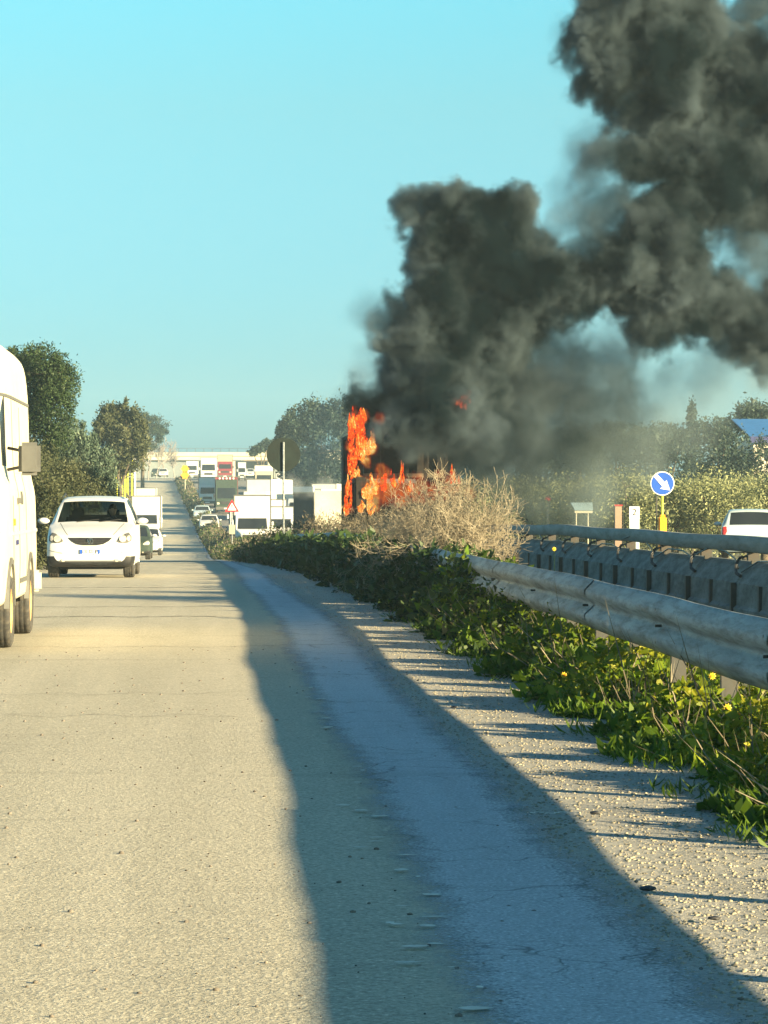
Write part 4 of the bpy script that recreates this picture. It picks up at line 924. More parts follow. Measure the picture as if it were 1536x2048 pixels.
# the big white van at the left edge
def big_van():
    g0 = on_ground(0, 31); x_side = -2.02; W = 2.05; w = W / 2
    root = empty('van', (x_side - w, 28.7, .012), R(0), 'large dusty white high roof van cut off by the left edge of the picture', 'van')
    def sec(ws, zbelt, xr, zr, zt, zb_=.42):
        return [(0, zb_), (.9*w*ws, zb_), (.985*w*ws, zb_ + .06), (1.0*w*ws, .85), (.995*w*ws, 1.15), (.985*w*ws, zbelt), (.975*w*xr, zbelt + .3), (.945*w*xr, zr - .45), (.90*w*xr, zr - .12), (.80*w*xr, zr), (.4*w*xr, zt - .01), (0, zt)]
    Y = [0, .08, .35, .9, 1.45, 1.8, 2.6, 4.2, 5.4, 5.55, 5.62]
    S = [sec(.80, .90, .80, 1.4, 1.02, .5), sec(.93, 1.0, .86, 1.5, 1.12), sec(.98, 1.2, .88, 1.75, 1.3), sec(1, 1.42, .90, 2.2, 1.75), sec(1, 1.5, .92, 2.75, 2.55),
         sec(1, 1.5, .94, 2.98, 2.95), sec(1, 1.5, .955, 3.08, 3.10), sec(1, 1.5, .955, 3.08, 3.12), sec(1, 1.5, .955, 3.06, 3.1), sec(.99, 1.5, .94, 3.02, 3.05), sec(.96, 1.48, .91, 2.95, 2.98)]
    # hood and windscreen stations need a low top: squash
    for k, (top) in enumerate((1.02, 1.12, 1.32, 1.75, 2.55)):
        S[k] = [(x, min(z, top)) for x, z in S[k]]
    def region(u, v, side):
        if u == 3 and v >= 9: return 'windscreen'
        if u == 4 and v == 6 and side: return 'door_window|%d' % side
        return 'body'
    objs, tr = shell(Y, S, region, root, {'body': 'dirty_white', 'windscreen': 'glass', 'door_window': 'glass'}, 4, 3, cut=([1.1, 4.2], .44, w))
    for sx in (-1, 1):
        for yy in (1.1, 4.2): wheel(root, sx * (w - .10), yy, .36, .24, side=sx, rim='rusty' if 'rusty' in M else 'grey_plastic')
        for yy in (1.1, 4.2):
            arc = MB(); n = 16; vs = []
            for k in range(n + 1):
                a = math.pi * k / n
                for rr, xx in ((.43, .0), (.50, .0), (.49, .05), (.43, .05)): vs.append((sx*(w - .03 + xx), yy + rr*math.cos(a), .40 + rr*math.sin(a)))
            fs = [(k*4+b_, k*4+(b_+1) % 4, (k+1)*4+(b_+1) % 4, (k+1)*4+b_) for k in range(n) for b_ in range(4)]
            arc.add(vs, fs).build('wheel_arch', M['grey_plastic'], root)
    ax = 'side'; yf = 3
    def line(y0, z0, y1, z1, t_=.012, nm='panel_seam', mt='black_plastic', off=.0, th=.004):
        dy, dz = y1 - y0, z1 - z0; L_ = math.hypot(dy, dz); nx_, nz_ = -dz / L_ * t_ / 2, dy / L_ * t_ / 2
        return decal(nm, [(y0 + nx_, z0 + nz_), (y1 + nx_, z1 + nz_), (y1 - nx_, z1 - nz_), (y0 - nx_, z0 - nz_)], tr, mt, root, off, th, 'side', y_from=3, sub=5)
    line(1.0, 2.52, 5.5, 2.52, .03, 'roof_seam', 'grey_plastic', th=.012); line(2.55, .5, 2.55, 2.5, .016); line(1.55, .6, 1.7, 1.5, .016); line(3.7, .6, 3.7, 2.45, .014)
    line(1.4, 1.12, 5.4, 1.12, .035, 'side_moulding', 'dirty_white', .0, .014); line(2.7, 1.75, 5.3, 1.75, .02, 'panel_crease', 'dirty_white', 0, .006); line(2.6, .62, 3.6, .62, .05, 'sill_trim', 'grey_plastic', 0, .012)
    decal('side_indicator', [(1.62, 1.20), (1.75, 1.20), (1.75, 1.27), (1.62, 1.27)], tr, 'amber', root, .004, .015, 'side', y_from=3)
    decal('door_handle', [(2.3, 1.42), (2.48, 1.42), (2.48, 1.48), (2.3, 1.48)], tr, 'grey_plastic', root, .004, .03, 'side', y_from=3)
    decal('badge', [(1.95, 1.0), (2.3, 1.0), (2.3, 1.05), (1.95, 1.05)], tr, 'blue_dark', root, .003, .006, 'side', y_from=3)
    decal('fuel_cap', ell(3.0, 1.48, .10, .07), tr, 'grey_plastic', root, .002, .012, 'side', y_from=3)
    for sx in (-1, 1):
        decal('headlight', [(sx*.55*w, .78), (sx*.78*w, .80), (sx*.80*w, 1.0), (sx*.58*w, .96)], tr, 'lamp_glass', root, .004, .02)
    decal('grille', [(-.42*w, .72), (.42*w, .72), (.46*w, .92), (-.46*w, .92)], tr, 'trim_black', root, .004, .015)
    MB().box(-.88*w, .88*w, -.07, .10, .44, .64, bev=.03).build('bumper', M['grey_plastic'], root)
    MB().box(-.26, .26, -.09, -.07, .48, .59).build('number_plate', M['sign_white'], root)
    MB().box(w - .12, w + .04, 5.5, 5.75, .42, .66, bev=.03).build('rear_bumper', M['dirty_white'], root)
    mr = MB().box(w + .055, w + .275, 1.42, 1.52, 1.705, 2.035, bev=.035).build('mirror', M['grey_plastic'], root)
    mm = MB(); mm.tube([(w - .06, 1.55, 1.76), (w + .14, 1.5, 1.80)], .016, 6); mm.tube([(w - .06, 1.6, 1.98), (w + .14, 1.52, 1.94)], .016, 6); mm.build('mirror_arm', M['black_plastic'], root)
    MB().box(-w*.6, w*.6, .4, 5.2, .34, .44).build('underbody', M['dark_inside'], root)
    return root
M['rusty'] = simple('rusty_dusty_hub', (.5, .3, .12), .8, var=.4, scale=12)
big_van()

# ------------------------------------------------------------------ burning lorry
bt = P(722, 1000, 88); bx, by = bt.x, bt.y; bzg = gz(by)
s88 = scale_at(88)
lor = empty('burning_lorry', (bx, by, bzg), 0, 'burnt out black lorry skeleton standing in flames and smoke on the highway', 'lorry')
Hh = 3.95 - .1
def post(x, y, z0, z1, r=.06, nm='frame_post'): return MB().box(x - r, x + r, y - r, y + r, z0, z1).build(nm, M['char'], lor)
for x in (0, .62, 1.25, 1.9, 2.5): post(x, 0, .9, Hh, .05)
for y in (1.5, 3.0, 5, 7, 9, 11, 12.5):
    post(0, y, .9, Hh, .05); post(2.5, y, .9, Hh, .05)
for y in (0, 3, 6, 9, 12.5): MB().box(-.03, 2.53, y - .05, y + .05, Hh - .05, Hh + .07).build('roof_bow', M['char'], lor)
for x in (0, 2.5):
    MB().box(x - .05, x + .05, .05, 12.5, Hh - .04, Hh + .06).build('roof_rail', M['char'], lor)
    MB().box(x - .05, x + .05, .05, 12.5, 2.35, 2.5).build('side_rail', M['char'], lor)
MB().box(.05, 2.45, -.04, .04, 2.50, 2.62).build('cross_beam', simple('scorched_beam', (.10, .085, .06), .9, var=.6, scale=6), lor)
MB().box(-.05, 2.55, .05, 12.6, .75, .92).build('load_bed', M['char'], lor)
MB().box(.05, 2.45, .3, 12, .92, 2.33).build('charred_load', M['char'], lor)
MB().box(.1, 2.4, .25, 12, 2.55, 3.5).build('collapsed_panel', M['char'], lor)
MB().box(-.24, .10, -1.3, -1.1, .3, 2.5, bev=.04).build('ladder_column', M['char'], lor)
MB().box(.05, 2.45, -.25, -.05, .35, .6).build('rear_bumper', M['char'], lor)
for sx in (.3, 2.2):
    for y in (1.5, 2.8, 9.5): wheel(lor, sx, y, .48, .32, rim='char')

t = NT('flame'); co = t.coord((1, 1, .55)); nz1 = t.noise(4, 5, .7, co, .8); nz2 = t.noise(22, 4, .6, co, .4)
f_ = t.math('ADD', t.math('MULTIPLY', nz1, .65), t.math('MULTIPLY', nz2, .35))
cr = t.ramp(f_, [(.46, (.16, .004, .0)), (.50, (.75, .03, .003)), (.54, (1, .11, .008)), (.59, (1, .38, .04)), (.64, (1, .8, .3))])
em = t.n('ShaderNodeEmission'); t.l(cr, em.inputs['Color']); em.inputs['Strength'].default_value = .34
tp = t.n('ShaderNodeBsdfTransparent'); mx = t.n('ShaderNodeMixShader'); t.l(t.ramp(f_, [(.47, 0), (.52, 1)]), mx.inputs[0]); t.l(tp.outputs[0], mx.inputs[1]); t.l(em.outputs[0], mx.inputs[2]); t.l(mx.outputs[0], t.out.inputs['Surface']); M['flame'] = t.m
M['flame_bright'] = t.m.copy(); [setattr(e, 'position', e.position - .055) for nd in M['flame_bright'].node_tree.nodes if nd.type == 'VALTORGB' and len(nd.color_ramp.elements) > 3 for e in nd.color_ramp.elements]
t = NT('red_flame'); co = t.coord((1, 1, .6)); nz1 = t.noise(7, 5, .7, co, .6)
cr = t.ramp(nz1, [(.42, (.12, .004, .002)), (.52, (.7, .04, .015)), (.62, (1, .22, .05))]); em = t.n('ShaderNodeEmission'); t.l(cr, em.inputs['Color']); em.inputs['Strength'].default_value = .3
tp = t.n('ShaderNodeBsdfTransparent'); mx = t.n('ShaderNodeMixShader'); t.l(t.ramp(nz1, [(.43, 0), (.52, 1)]), mx.inputs[0]); t.l(tp.outputs[0], mx.inputs[1]); t.l(em.outputs[0], mx.inputs[2]); t.l(mx.outputs[0], t.out.inputs['Surface']); M['red_flame'] = t.m

def flame(label, tongues, mat, Z):
    """tongues: (px, py_bottom, width_px, height_px)"""
    vs = []; fs = []; s = scale_at(Z); n, m = 12, 12; org = P(tongues[0][0], tongues[0][1], Z)
    for (px, pyb, wpx, hpx) in tongues:
        for rep in range(3):
            b_ = P(px + random.uniform(-.45, .45) * wpx, pyb + random.uniform(-.1, .05) * hpx, Z + random.uniform(-.25, .25)) - org
            h_ = hpx / s * random.uniform(.4, 1.05); r_ = wpx / s * .5 * random.uniform(.28, .6); base = len(vs); ph = random.random() * 6
            for i_ in range(m + 1):
                tt = i_ / m; rad = r_ * (math.sin(math.pi * min(1, tt * 1.0) ** .62) ** .8 + .04) * (1 + .22 * math.sin(ph + tt * 9))
                if i_ == m: rad = .004
                ox = .18 * r_ * math.sin(ph + tt * 6) + .4 * r_ * tt * math.sin(ph); oy = .3 * r_ * math.cos(ph * 2 + tt * 5)
                for k in range(n):
                    a = 2 * math.pi * k / n; rr = rad * (1 + .3 * math.sin(3 * a + ph + tt * 7) + .15 * math.sin(5 * a - tt * 11))
                    vs.append((b_.x + ox + rr * math.cos(a), b_.y + oy + rr * math.sin(a), b_.z + h_ * tt))
            fs += [(base + i_*n+k, base + i_*n+(k+1) % n, base + (i_+1)*n+(k+1) % n, base + (i_+1)*n+k) for i_ in range(m) for k in range(n)]
    o = MB().add(vs, fs).build('flames', M[mat], None, True); o.location = org; return tag(o, label, 'fire', 'flames on the burning lorry', 'stuff')
flame('tall ragged orange flames climbing the left corner of the lorry', [(712, 905, 30, 80), (704, 955, 20, 90), (700, 1000, 16, 70), (718, 870, 26, 60), (725, 920, 22, 70), (698, 1030, 18, 60), (706, 880, 20, 50), (714, 845, 18, 38)], 'flame', 87.2)
flame('bright yellow orange flame inside the upper half of the lorry', [(735, 915, 26, 55), (740, 900, 20, 45), (728, 925, 16, 30)], 'flame_bright', 86.8)
flame('bright yellow flame at the base of the lorry', [(738, 1000, 34, 55), (734, 1032, 26, 50), (745, 990, 28, 50), (716, 955, 14, 24)], 'flame_bright', 86.6)
flame('ragged orange flames licking along the lower body of the lorry behind the bush', [(768, 985, 14, 48), (785, 975, 9, 42), (803, 970, 9, 46), (822, 985, 10, 30), (905, 968, 9, 38), (916, 975, 8, 30)], 'flame', 86.6)
flame('red flame breaking through the smoke above the lorry', [(926, 820, 14, 26), (916, 812, 10, 18), (936, 808, 10, 22)], 'red_flame', 86.2)

# ------------------------------------------------------------------ signs and small things
def disc_sign(label, px, py, Z, dia, face, back, post_mat, post_top_above=0.0, cat='road sign', front=True, name='road_sign'):
    c_ = P(px, py, Z); g_ = gz(c_.y); root = empty(name, (c_.x, c_.y, g_), 0, label, cat); h_ = c_.z - g_
    return root, h_
r_, h_ = disc_sign('round road sign seen from its dark back on a thin grey post', 567, 909, 79.5, .9, None, None, None)
MB().disc_y(0, h_, .45, .03, .045, 40).build('sign_disc', M['sign_back'], r_)
MB().tube([(0, 0, -.1), (0, 0, h_ + .33)], .028, 10).build('post', M['rail'], r_, True)
MB().disc_y(0, h_, .435, .046, .049, 40).build('sign_face', M['sign_white'], r_)
# blue keep-right arrow
r_, h_ = disc_sign('blue round arrow sign with a yellow base on the right side of the highway', 1325, 967, 75, .6, None, None, None)
MB().disc_y(0, h_, .30, 0, .02, 40).build('sign_disc', M['sign_white'], r_)
MB().disc_y(0, h_, .278, -.006, -.001, 40).build('sign_face', M['sign_blue'], r_)
a = [(-.19, .215), (-.14, .235), (.055, .03), (.10, .085), (.19, -.17), (-.06, -.13), (-.005, -.075), (-.215, .165)]
MB().prism_y([(x, z + h_) for x, z in a], -.014, -.0065).build('arrow', M['sign_white'], r_)
MB().tube([(0, .04, .0), (0, .04, h_ + .1)], .03, 10).build('post', M['yellow_green'], r_, True)
MB().box(-.10, .10, -.08, .12, 0, h_ - .83, bev=.03).box(-.07, .07, -.05, .09, h_ - .84, h_ - .78, bev=.02).build('base_box', M['orange'], r_)
MB().tube([(-.14, .06, 0), (-.14, .06, h_ - .3)], .018, 6).build('brace', M['post'], r_)
# warning triangle
r_, h_ = disc_sign('red bordered warning triangle with exclamation mark in the verge', 464, 1014, 160, .7, None, None, None)
def tri(rr): return [(rr * math.sin(2*math.pi*k/3), rr * math.cos(2*math.pi*k/3) + h_ - .04) for k in range(3)]
MB().prism_y(tri(.44), 0, .02).build('sign_border', M['sign_red'], r_); MB().prism_y(tri(.27), -.006, -.001).build('sign_face', M['sign_white'], r_)
MB().prism_y([(-.035, h_ + .12), (.035, h_ + .12), (.018, h_ - .06), (-.018, h_ - .06)], -.012, -.0065).disc_y(0, h_ - .105, .028, -.012, -.0065, 10).build('exclamation_mark', M['sign_black'], r_)
MB().tube([(0, .05, -.1), (0, .05, h_ + .2)], .035, 8).build('post', M['rail'], r_, True)
MB().box(-.16, .16, -.01, .01, h_ - 1.45, h_ - .95).build('lower_plate', M['cream'], r_)
# orange flashing beacon board
r_, h_ = disc_sign('orange twin lamp warning beacon on a post beside the crest of the road', 370, 944, 400, 1, None, None, None, cat='beacon', name='warning_beacon')
for zz_ in (.42, -.42):
    lm = MB().disc_y(0, h_ + zz_, .45, -.1, .06, 24).build('lamp', M['orange'], r_)
    for a in range(6): MB().disc_y(.40*math.cos(a*1.047), h_ + zz_ + .40*math.sin(a*1.047), .15, -.12, -.02, 12).build('lamp_lobe', M['orange'], lm)
MB().tube([(0, .1, -.1), (0, .1, h_ + .8)], .07, 8).build('post', M['cream'], r_)
# yellow marker posts
for k, (px, py0, py1, Z) in enumerate(((233, 925, 975, 210), (244, 903, 962, 225), (255, 905, 960, 235), (250, 918, 962, 240), (264, 908, 958, 245), (270, 905, 955, 250))):
    t0 = P(px, py0, Z); g_ = gz(t0.y); r_ = empty('marker_post', (t0.x, t0.y, g_), 0, ['yellow marker post with a knob, leftmost of the row on the bank', 'tall yellow post second from the left on the bank', 'thin bright yellow post in the middle of the row on the bank', 'short yellow post between two taller ones on the bank', 'yellow green post second from the right on the bank', 'rightmost pale post on the bank'][k], 'post', 'yellow posts on the left bank')
    hh_ = t0.z - g_
    MB().box(-.07, .07, -.07, .07, -.1, hh_, bev=.02).build('shaft', M['yellow_green' if k != 5 else 'sign_white'], r_)
    MB().disc_y(0, hh_ + .05, .13, -.05, .05, 14).build('reflector', M['yellow_green'], r_)
# things beyond the barrier on the right
def at_px(px, Z): q = P(px, 1000, Z); return Vector((q.x, q.y, gz(q.y)))
g_ = at_px(1168, 120); r_ = empty('notice_board', g_, R(12), 'blue grey slanted board on two pale legs beyond the barrier', 'board'); hh = P(0, 1005, 120).z - g_.z
M['blue_grey'] = simple('blue_grey_board', (.16, .24, .30), .6, var=.2)
MB().add([(-.38, 0, hh - .3), (.38, 0, hh - .3), (.46, .3, hh), (-.46, .3, hh), (-.38, .03, hh - .33), (.38, .03, hh - .33), (.46, .33, hh - .03), (-.46, .33, hh - .03)], [(0,1,2,3),(7,6,5,4),(0,4,5,1),(1,5,6,2),(2,6,7,3),(3,7,4,0)]).build('board', M['blue_grey'], r_)
MB().box(-.38, .38, .035, .08, hh - .42, hh - .335).build('shelf', M['cream'], r_)
for sx in (-.3, .2): MB().box(sx - .02, sx + .02, .06, .10, 0, hh - .3).build('leg', M['cream'], r_)
g_ = at_px(1269, 112); r_ = empty('info_sign', g_, 0, 'white panel with the number 2 beyond the barrier, left of the arrow sign', 'sign'); hh = P(0, 1013, 112).z - g_.z
MB().box(-.19, .19, 0, .03, hh - .48, hh).build('panel', M['sign_white'], r_); text_part('numeral', '2', .36, (0, -.006, hh - .22), (R(90), 0, 0), 'sign_black', r_)
MB().box(-.19, .19, -.001, .03, 0, hh - .485).build('base', M['silver'], r_)
MB().tube([(-.42, .05, 0), (-.42, .05, hh + .05), (.1, .05, hh + .05)], .02, 6).build('frame', M['sign_black'], r_)
g_ = at_px(1237, 116); r_ = empty('kiosk_box', g_, 0, 'small rusty red cabinet beyond the barrier beside the white numbered panel', 'cabinet'); hh = P(0, 1012, 116).z - g_.z
MB().box(-.13, .13, 0, .3, .1, hh).build('cabinet_body', M['mound'], r_); MB().box(-.16, .16, -.04, .34, hh + .002, hh + .05).build('lid', M['red'], r_)
g_ = at_px(1096, 125); r_ = empty('marker_post', g_, 0, 'pale red and white post beyond the barrier where the smoke thins', 'post'); hh = P(0, 1004, 125).z - g_.z
MB().box(-.05, .05, -.05, .05, 0, hh).build('shaft', M['cream'], r_); MB().disc_y(0, hh + .12, .13, -.02, .02, 16).build('reflector', M['red'], r_)

# ------------------------------------------------------------------ trees on the right and behind the fire
olx = [(1010, 132), (1065, 128), (1120, 140), (1165, 125), (1215, 138), (1262, 122), (1310, 136), (1350, 124), (1400, 134), (1445, 122), (1490, 135), (1530, 124), (1575, 130),
       (1040, 165), (1110, 172), (1190, 160), (1250, 170), (1320, 162), (1385, 172), (1450, 160), (1510, 168), (980, 160)]
proto = []
for k in range(5):
    bl = []
    for j in range(7):
        a = j * .9 + k; bl.append((math.cos(a) * .95 * (j > 0), math.sin(a) * .9 * (j > 0), 2.1 + .9 * random.random() - .5 * (j % 2), 1.0, 1.0, .85))
    bl.append((0, 0, 1.1, 1.4, 1.2, .8))
    proto.append(bl)
for k, (px, Z) in enumerate(olx):
    g_ = at_px(px, Z); bl = proto[k % 5]
    if k < 5:
        o = tree('olive_tree', 'x', 'tree', g_, bl, 7500, .12, M['olive'], 1.0, .14, 'olive trees beyond the highway', clumps=26, tight=.22); proto[k] = (bl, o)
    else:
        src = proto[k % 5][1]; o = copy_tree(src); o.location = g_
    pos = 'front' if Z < 150 else 'back'
    near = {0: 'left end, in thin smoke', 1: 'second from the left, in thin smoke', 2: 'third from the left', 3: 'fourth from the left, behind the slanted board', 4: 'fifth from the left', 5: 'sixth from the left, above the numbered panel', 6: 'seventh, just left of the arrow sign', 7: 'eighth, just right of the arrow sign', 8: 'ninth from the left', 9: 'tenth, just left of the blue grey car', 10: 'eleventh, above the blue grey car', 11: 'twelfth, at the right edge', 12: 'last, half out of the picture'}
    if k < 13: o['label'] = 'pale olive tree in the front row, ' + near[k]
    else: o['label'] = 'pale olive tree in the back row, ' + ['second', 'third', 'fourth', 'fifth', 'sixth', 'seventh', 'eighth', 'ninth', 'first'][k - 13] + ' from the left'
    s_ = .9 + .25 * random.random(); o.scale = (s_, s_, s_ * (.92 if Z < 150 else 1.12)); o.rotation_euler[2] = random.random() * 6
dk = [(1385, 290, 812, 34, 'conical dark tree with a pointed top right of the smoke'), (1340, 270, 845, 45, 'broad dark tree left of the conical dark tree'), (1435, 270, 832, 42, 'dark tree between the conical tree and the blue roof'),
      (1290, 255, 850, 50, 'dark tree seen dimly through the smoke, left of the broad dark tree'), (1230, 260, 840, 50, 'dark tree almost lost behind the smoke'), (1150, 250, 850, 60, 'dark tree hidden by the thick smoke above the olives'), (1505, 235, 800, 40, 'round dark pine behind the blue roof'), (1080, 250, 860, 55, 'dark tree behind the right edge of the fire smoke'), (1545, 250, 820, 40, 'dark pine at the right edge of the picture')]
for px, Z, top, rpx, lb in dk:
    s = scale_at(Z); g_ = at_px(px, Z); th = P(px, top, Z).z - g_.z; r_ = rpx / s
    if 'conical' in lb and 'pointed' in lb: bl = [(0, 0, th * q, r_ * (1.15 - q), r_ * (1.15 - q), th * .14) for q in (.25, .4, .55, .7, .82, .92)]
    else: bl = [(math.cos(j * 1.3) * r_ * .5, math.sin(j * 1.3) * r_ * .5, th - r_ * (.55 + .35 * (j % 3)), r_ * .62, r_ * .62, r_ * .5) for j in range(8)] + [(0, 0, th * .45, r_, r_, th * .35)]
    tree('dark_tree', lb, 'tree', g_, bl, 6500, .3, M['bluetree'], th * .4, .2, clumps=20, tight=.2)
for (px0, Z, it, lb) in ((650, 330, [(640, 835, 45, 35, 2), (680, 830, 40, 35, 2), (610, 850, 45, 40, 2), (650, 890, 60, 55, 2), (600, 905, 35, 45, 2), (660, 960, 60, 45, 2), (640, 1010, 70, 30, 2)], 'big dark pine left of the flames, behind the round sign'),
                         (590, 345, [(583, 850, 22, 20, 2), (575, 880, 22, 24, 2), (572, 915, 22, 30, 2), (600, 950, 40, 45, 2), (562, 862, 9, 8, 1), (557, 882, 9, 8, 1)], 'dark pine with ragged left edge behind the round sign'),
                         (720, 340, [(720, 850, 45, 50, 2), (740, 900, 50, 60, 2)], 'dark pine standing right behind the burning lorry'),
                         (522, 420, [(520, 896, 15, 8, 2), (535, 890, 14, 10, 2), (505, 905, 10, 6, 2)], 'low far tree on the earth bank left of the round sign')):
    b, bl = blobs_px(px0, 0, Z, it)
    tree('dark_tree', lb, 'tree', b, bl, 17000 if Z < 400 else 2500, .36, M['bluetree'], 2.5, .2, clumps=24, tight=.17)
# bare grey trees on the crest
for k, (px, Z, h, lb) in enumerate(((312, 500, 6.5, 'bare grey tree on the crest right below the stone pine'), (330, 540, 6, 'thin bare tree on the crest of the road'), (348, 560, 4.5, 'small bare tree nearest the overpass'), (296, 470, 6, 'bare grey tree left of the road crest'))):
    segs = []; branch(segs, np.array((0., 0, 0)), np.array((0.05, 0, 1.)), h * .38, .12, 4, .55, 3, .3)
    g_ = at_px(px, Z); root = empty('bare_tree', g_, 0, lb, 'tree', 'bare trees at the crest')
    link('trunk', limbs_mesh([s_ for s_ in segs if s_[2] > .04], 6), M['twig_grey'], root); link('twigs', limbs_mesh([(a, b_, max(.03, r0), max(.022, r1)) for a, b_, r0, r1 in segs if r0 <= .04], 3), M['twig_grey'], root)
# overpass
op = empty('overpass', (0, 0, 0), 0, 'pale concrete overpass crossing the highway in the distance', 'bridge')
Zb = 640; A = P(325, 920, Zb); B = P(560, 920, Zb); zt = P(0, 906, Zb).z; yb = A.y; gb = gz(yb)
MB().box(A.x - 40, B.x + 30, yb, yb + 9, P(0, 920, Zb).z, zt).build('deck', M['overpass'], op)
MB().box(A.x - 40, B.x + 30, yb - .3, yb - .01, P(0, 912, Zb).z, zt + .15).build('parapet', M['overpass'], op)
for k in range(16): x = A.x - 2 + k * 1.8; MB().tube([(x, yb + .1, zt + .15), (x, yb + .1, zt + 1.0)], .05, 5).build('railing_post', M['post'], op)
MB().box(A.x - 6, B.x + 6, yb + .05, yb + .12, zt + .95, zt + 1.02).build('handrail', M['post'], op)
for px in (466, 541): q = P(px, 930, Zb); MB().box(q.x - .5, q.x + .5, yb + .5, yb + 8, gb - .5, P(0, 920, Zb).z).build('pier', M['overpass'], op)
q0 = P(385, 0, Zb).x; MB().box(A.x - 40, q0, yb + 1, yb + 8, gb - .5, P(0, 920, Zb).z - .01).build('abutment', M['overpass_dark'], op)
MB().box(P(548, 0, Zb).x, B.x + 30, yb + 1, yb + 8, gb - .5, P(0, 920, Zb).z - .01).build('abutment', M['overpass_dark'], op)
MB().box(q0 + .1, P(547, 0, Zb).x, yb + 8.2, yb + 8.6, gb - .5, P(0, 921, Zb).z).build('opening_shade_sheet', M['underpass_shade'], op)  # dark sheet behind the opening; the shade under the deck is its colour
m = MB(); q1 = P(480, 903, 760); q2 = P(560, 903, 760); m.add([(q1.x - 4, q1.y, 5), (q1.x + 3, q1.y, q1.z + .3), (q2.x + 20, q1.y, q1.z + .5), (q2.x + 30, q1.y, 5), (q1.x - 4, q1.y + 40, 5), (q1.x + 3, q1.y + 20, q1.z + .3), (q2.x + 20, q1.y + 20, q1.z + .5), (q2.x + 30, q1.y + 40, 5)], [(0,1,2,3),(1,5,6,2),(4,5,1,0),(7,6,5,4),(3,2,6,7)])
tag(m.build('earth_bank', M['mound']), kind='structure')
# blue roofed shed
for k, (px, lb) in enumerate(((1440, 'low dark bush left of the blue roofed shed'), (1478, 'low dark bush in front of the left corner of the shed'), (1515, 'low dark bush in front of the shed windows'), (1550, 'low dark bush in front of the right end of the shed'))):
    g_ = at_px(px, 205); th = P(px, 870 + 5 * (k % 2), 205).z - g_.z
    tree('dark_bush', lb, 'bush', g_, [(0, 0, th * .7, 1.0, 1, th * .3), (.5, 0, th * .5, .9, 1, th * .4), (-.6, .2, th * .45, .9, 1, th * .4)], 3500, .22, M['bluetree'], .8, .1, clumps=20)
q = at_px(1526, 215); root = empty('shed', q, R(4), 'low shed with a blue sheet roof among the trees at the right edge', 'shed'); s = scale_at(215)
zr0 = P(0, 876, 215).z - q.z; zr1 = P(0, 836, 215).z - q.z
MB().box(-.7, 5, 0, 5, 0, zr0 - .02).build('wall', M['plaster'], root)
MB().prism_x([(-.3, zr0), (5.3, zr1), (5.3, zr1 + .08), (-.3, zr0 + .08)], -1.0, 5.4).build('roof', M['blue_roof'], root)
MB().box(-1.0, 5.4, -.36, -.30, zr0 - .35, zr0 + .1).build('roof_edge', M['blue_dark'], root)
for k in range(3): MB().box(.1 + k * 1.5, .9 + k * 1.5, -.03, -.003, zr0 - 1.6, zr0 - .7).build('window', M['glass'], root)

# yellow flowers
for k, (px, py, Z, lb) in enumerate(((1128, 1350, 21.5, 'single round yellow flower at the gravel edge, the leftmost one'), (1478, 1428, 16.6, 'yellow flower cluster in the weeds under the rail, right side'), (1424, 1352, 18.4, 'small yellow flower just below the guard rail'), (1536 - 22, 1556, 15.2, 'yellow flower low in the weeds near the right edge'), (1108, 1098, 33, 'yellow flower standing tall against the crash barrier'), (1455, 1415, 16.8, 'yellow flower beside the flower cluster under the rail'))):
    c_ = P(px, py, Z); root = empty('yellow_flower', (c_.x, c_.y, 0), 0, lb, 'flower', 'yellow roadside flowers')
    MB().tube([(0, .02, 0), (.01, .0, c_.z * .5), (0, 0, c_.z)], .003, 5).build('stem', M['weed'], root)
    for a in range(9):
        an = a * 2 * math.pi / 9; m = MB(); r_ = .026
        m.add([(0, -.004, c_.z), (r_*.6*math.cos(an - .3), -.012, c_.z + r_*.6*math.sin(an - .3)), (r_*math.cos(an), -.008, c_.z + r_*math.sin(an)), (r_*.6*math.cos(an + .3), -.012, c_.z + r_*.6*math.sin(an + .3))], [(0, 1, 2, 3)]).build('petal', M['yellow'], root)
    MB().disc_y(0, c_.z, .009, -.016, -.004, 10).build('flower_centre', M['orange'], root)

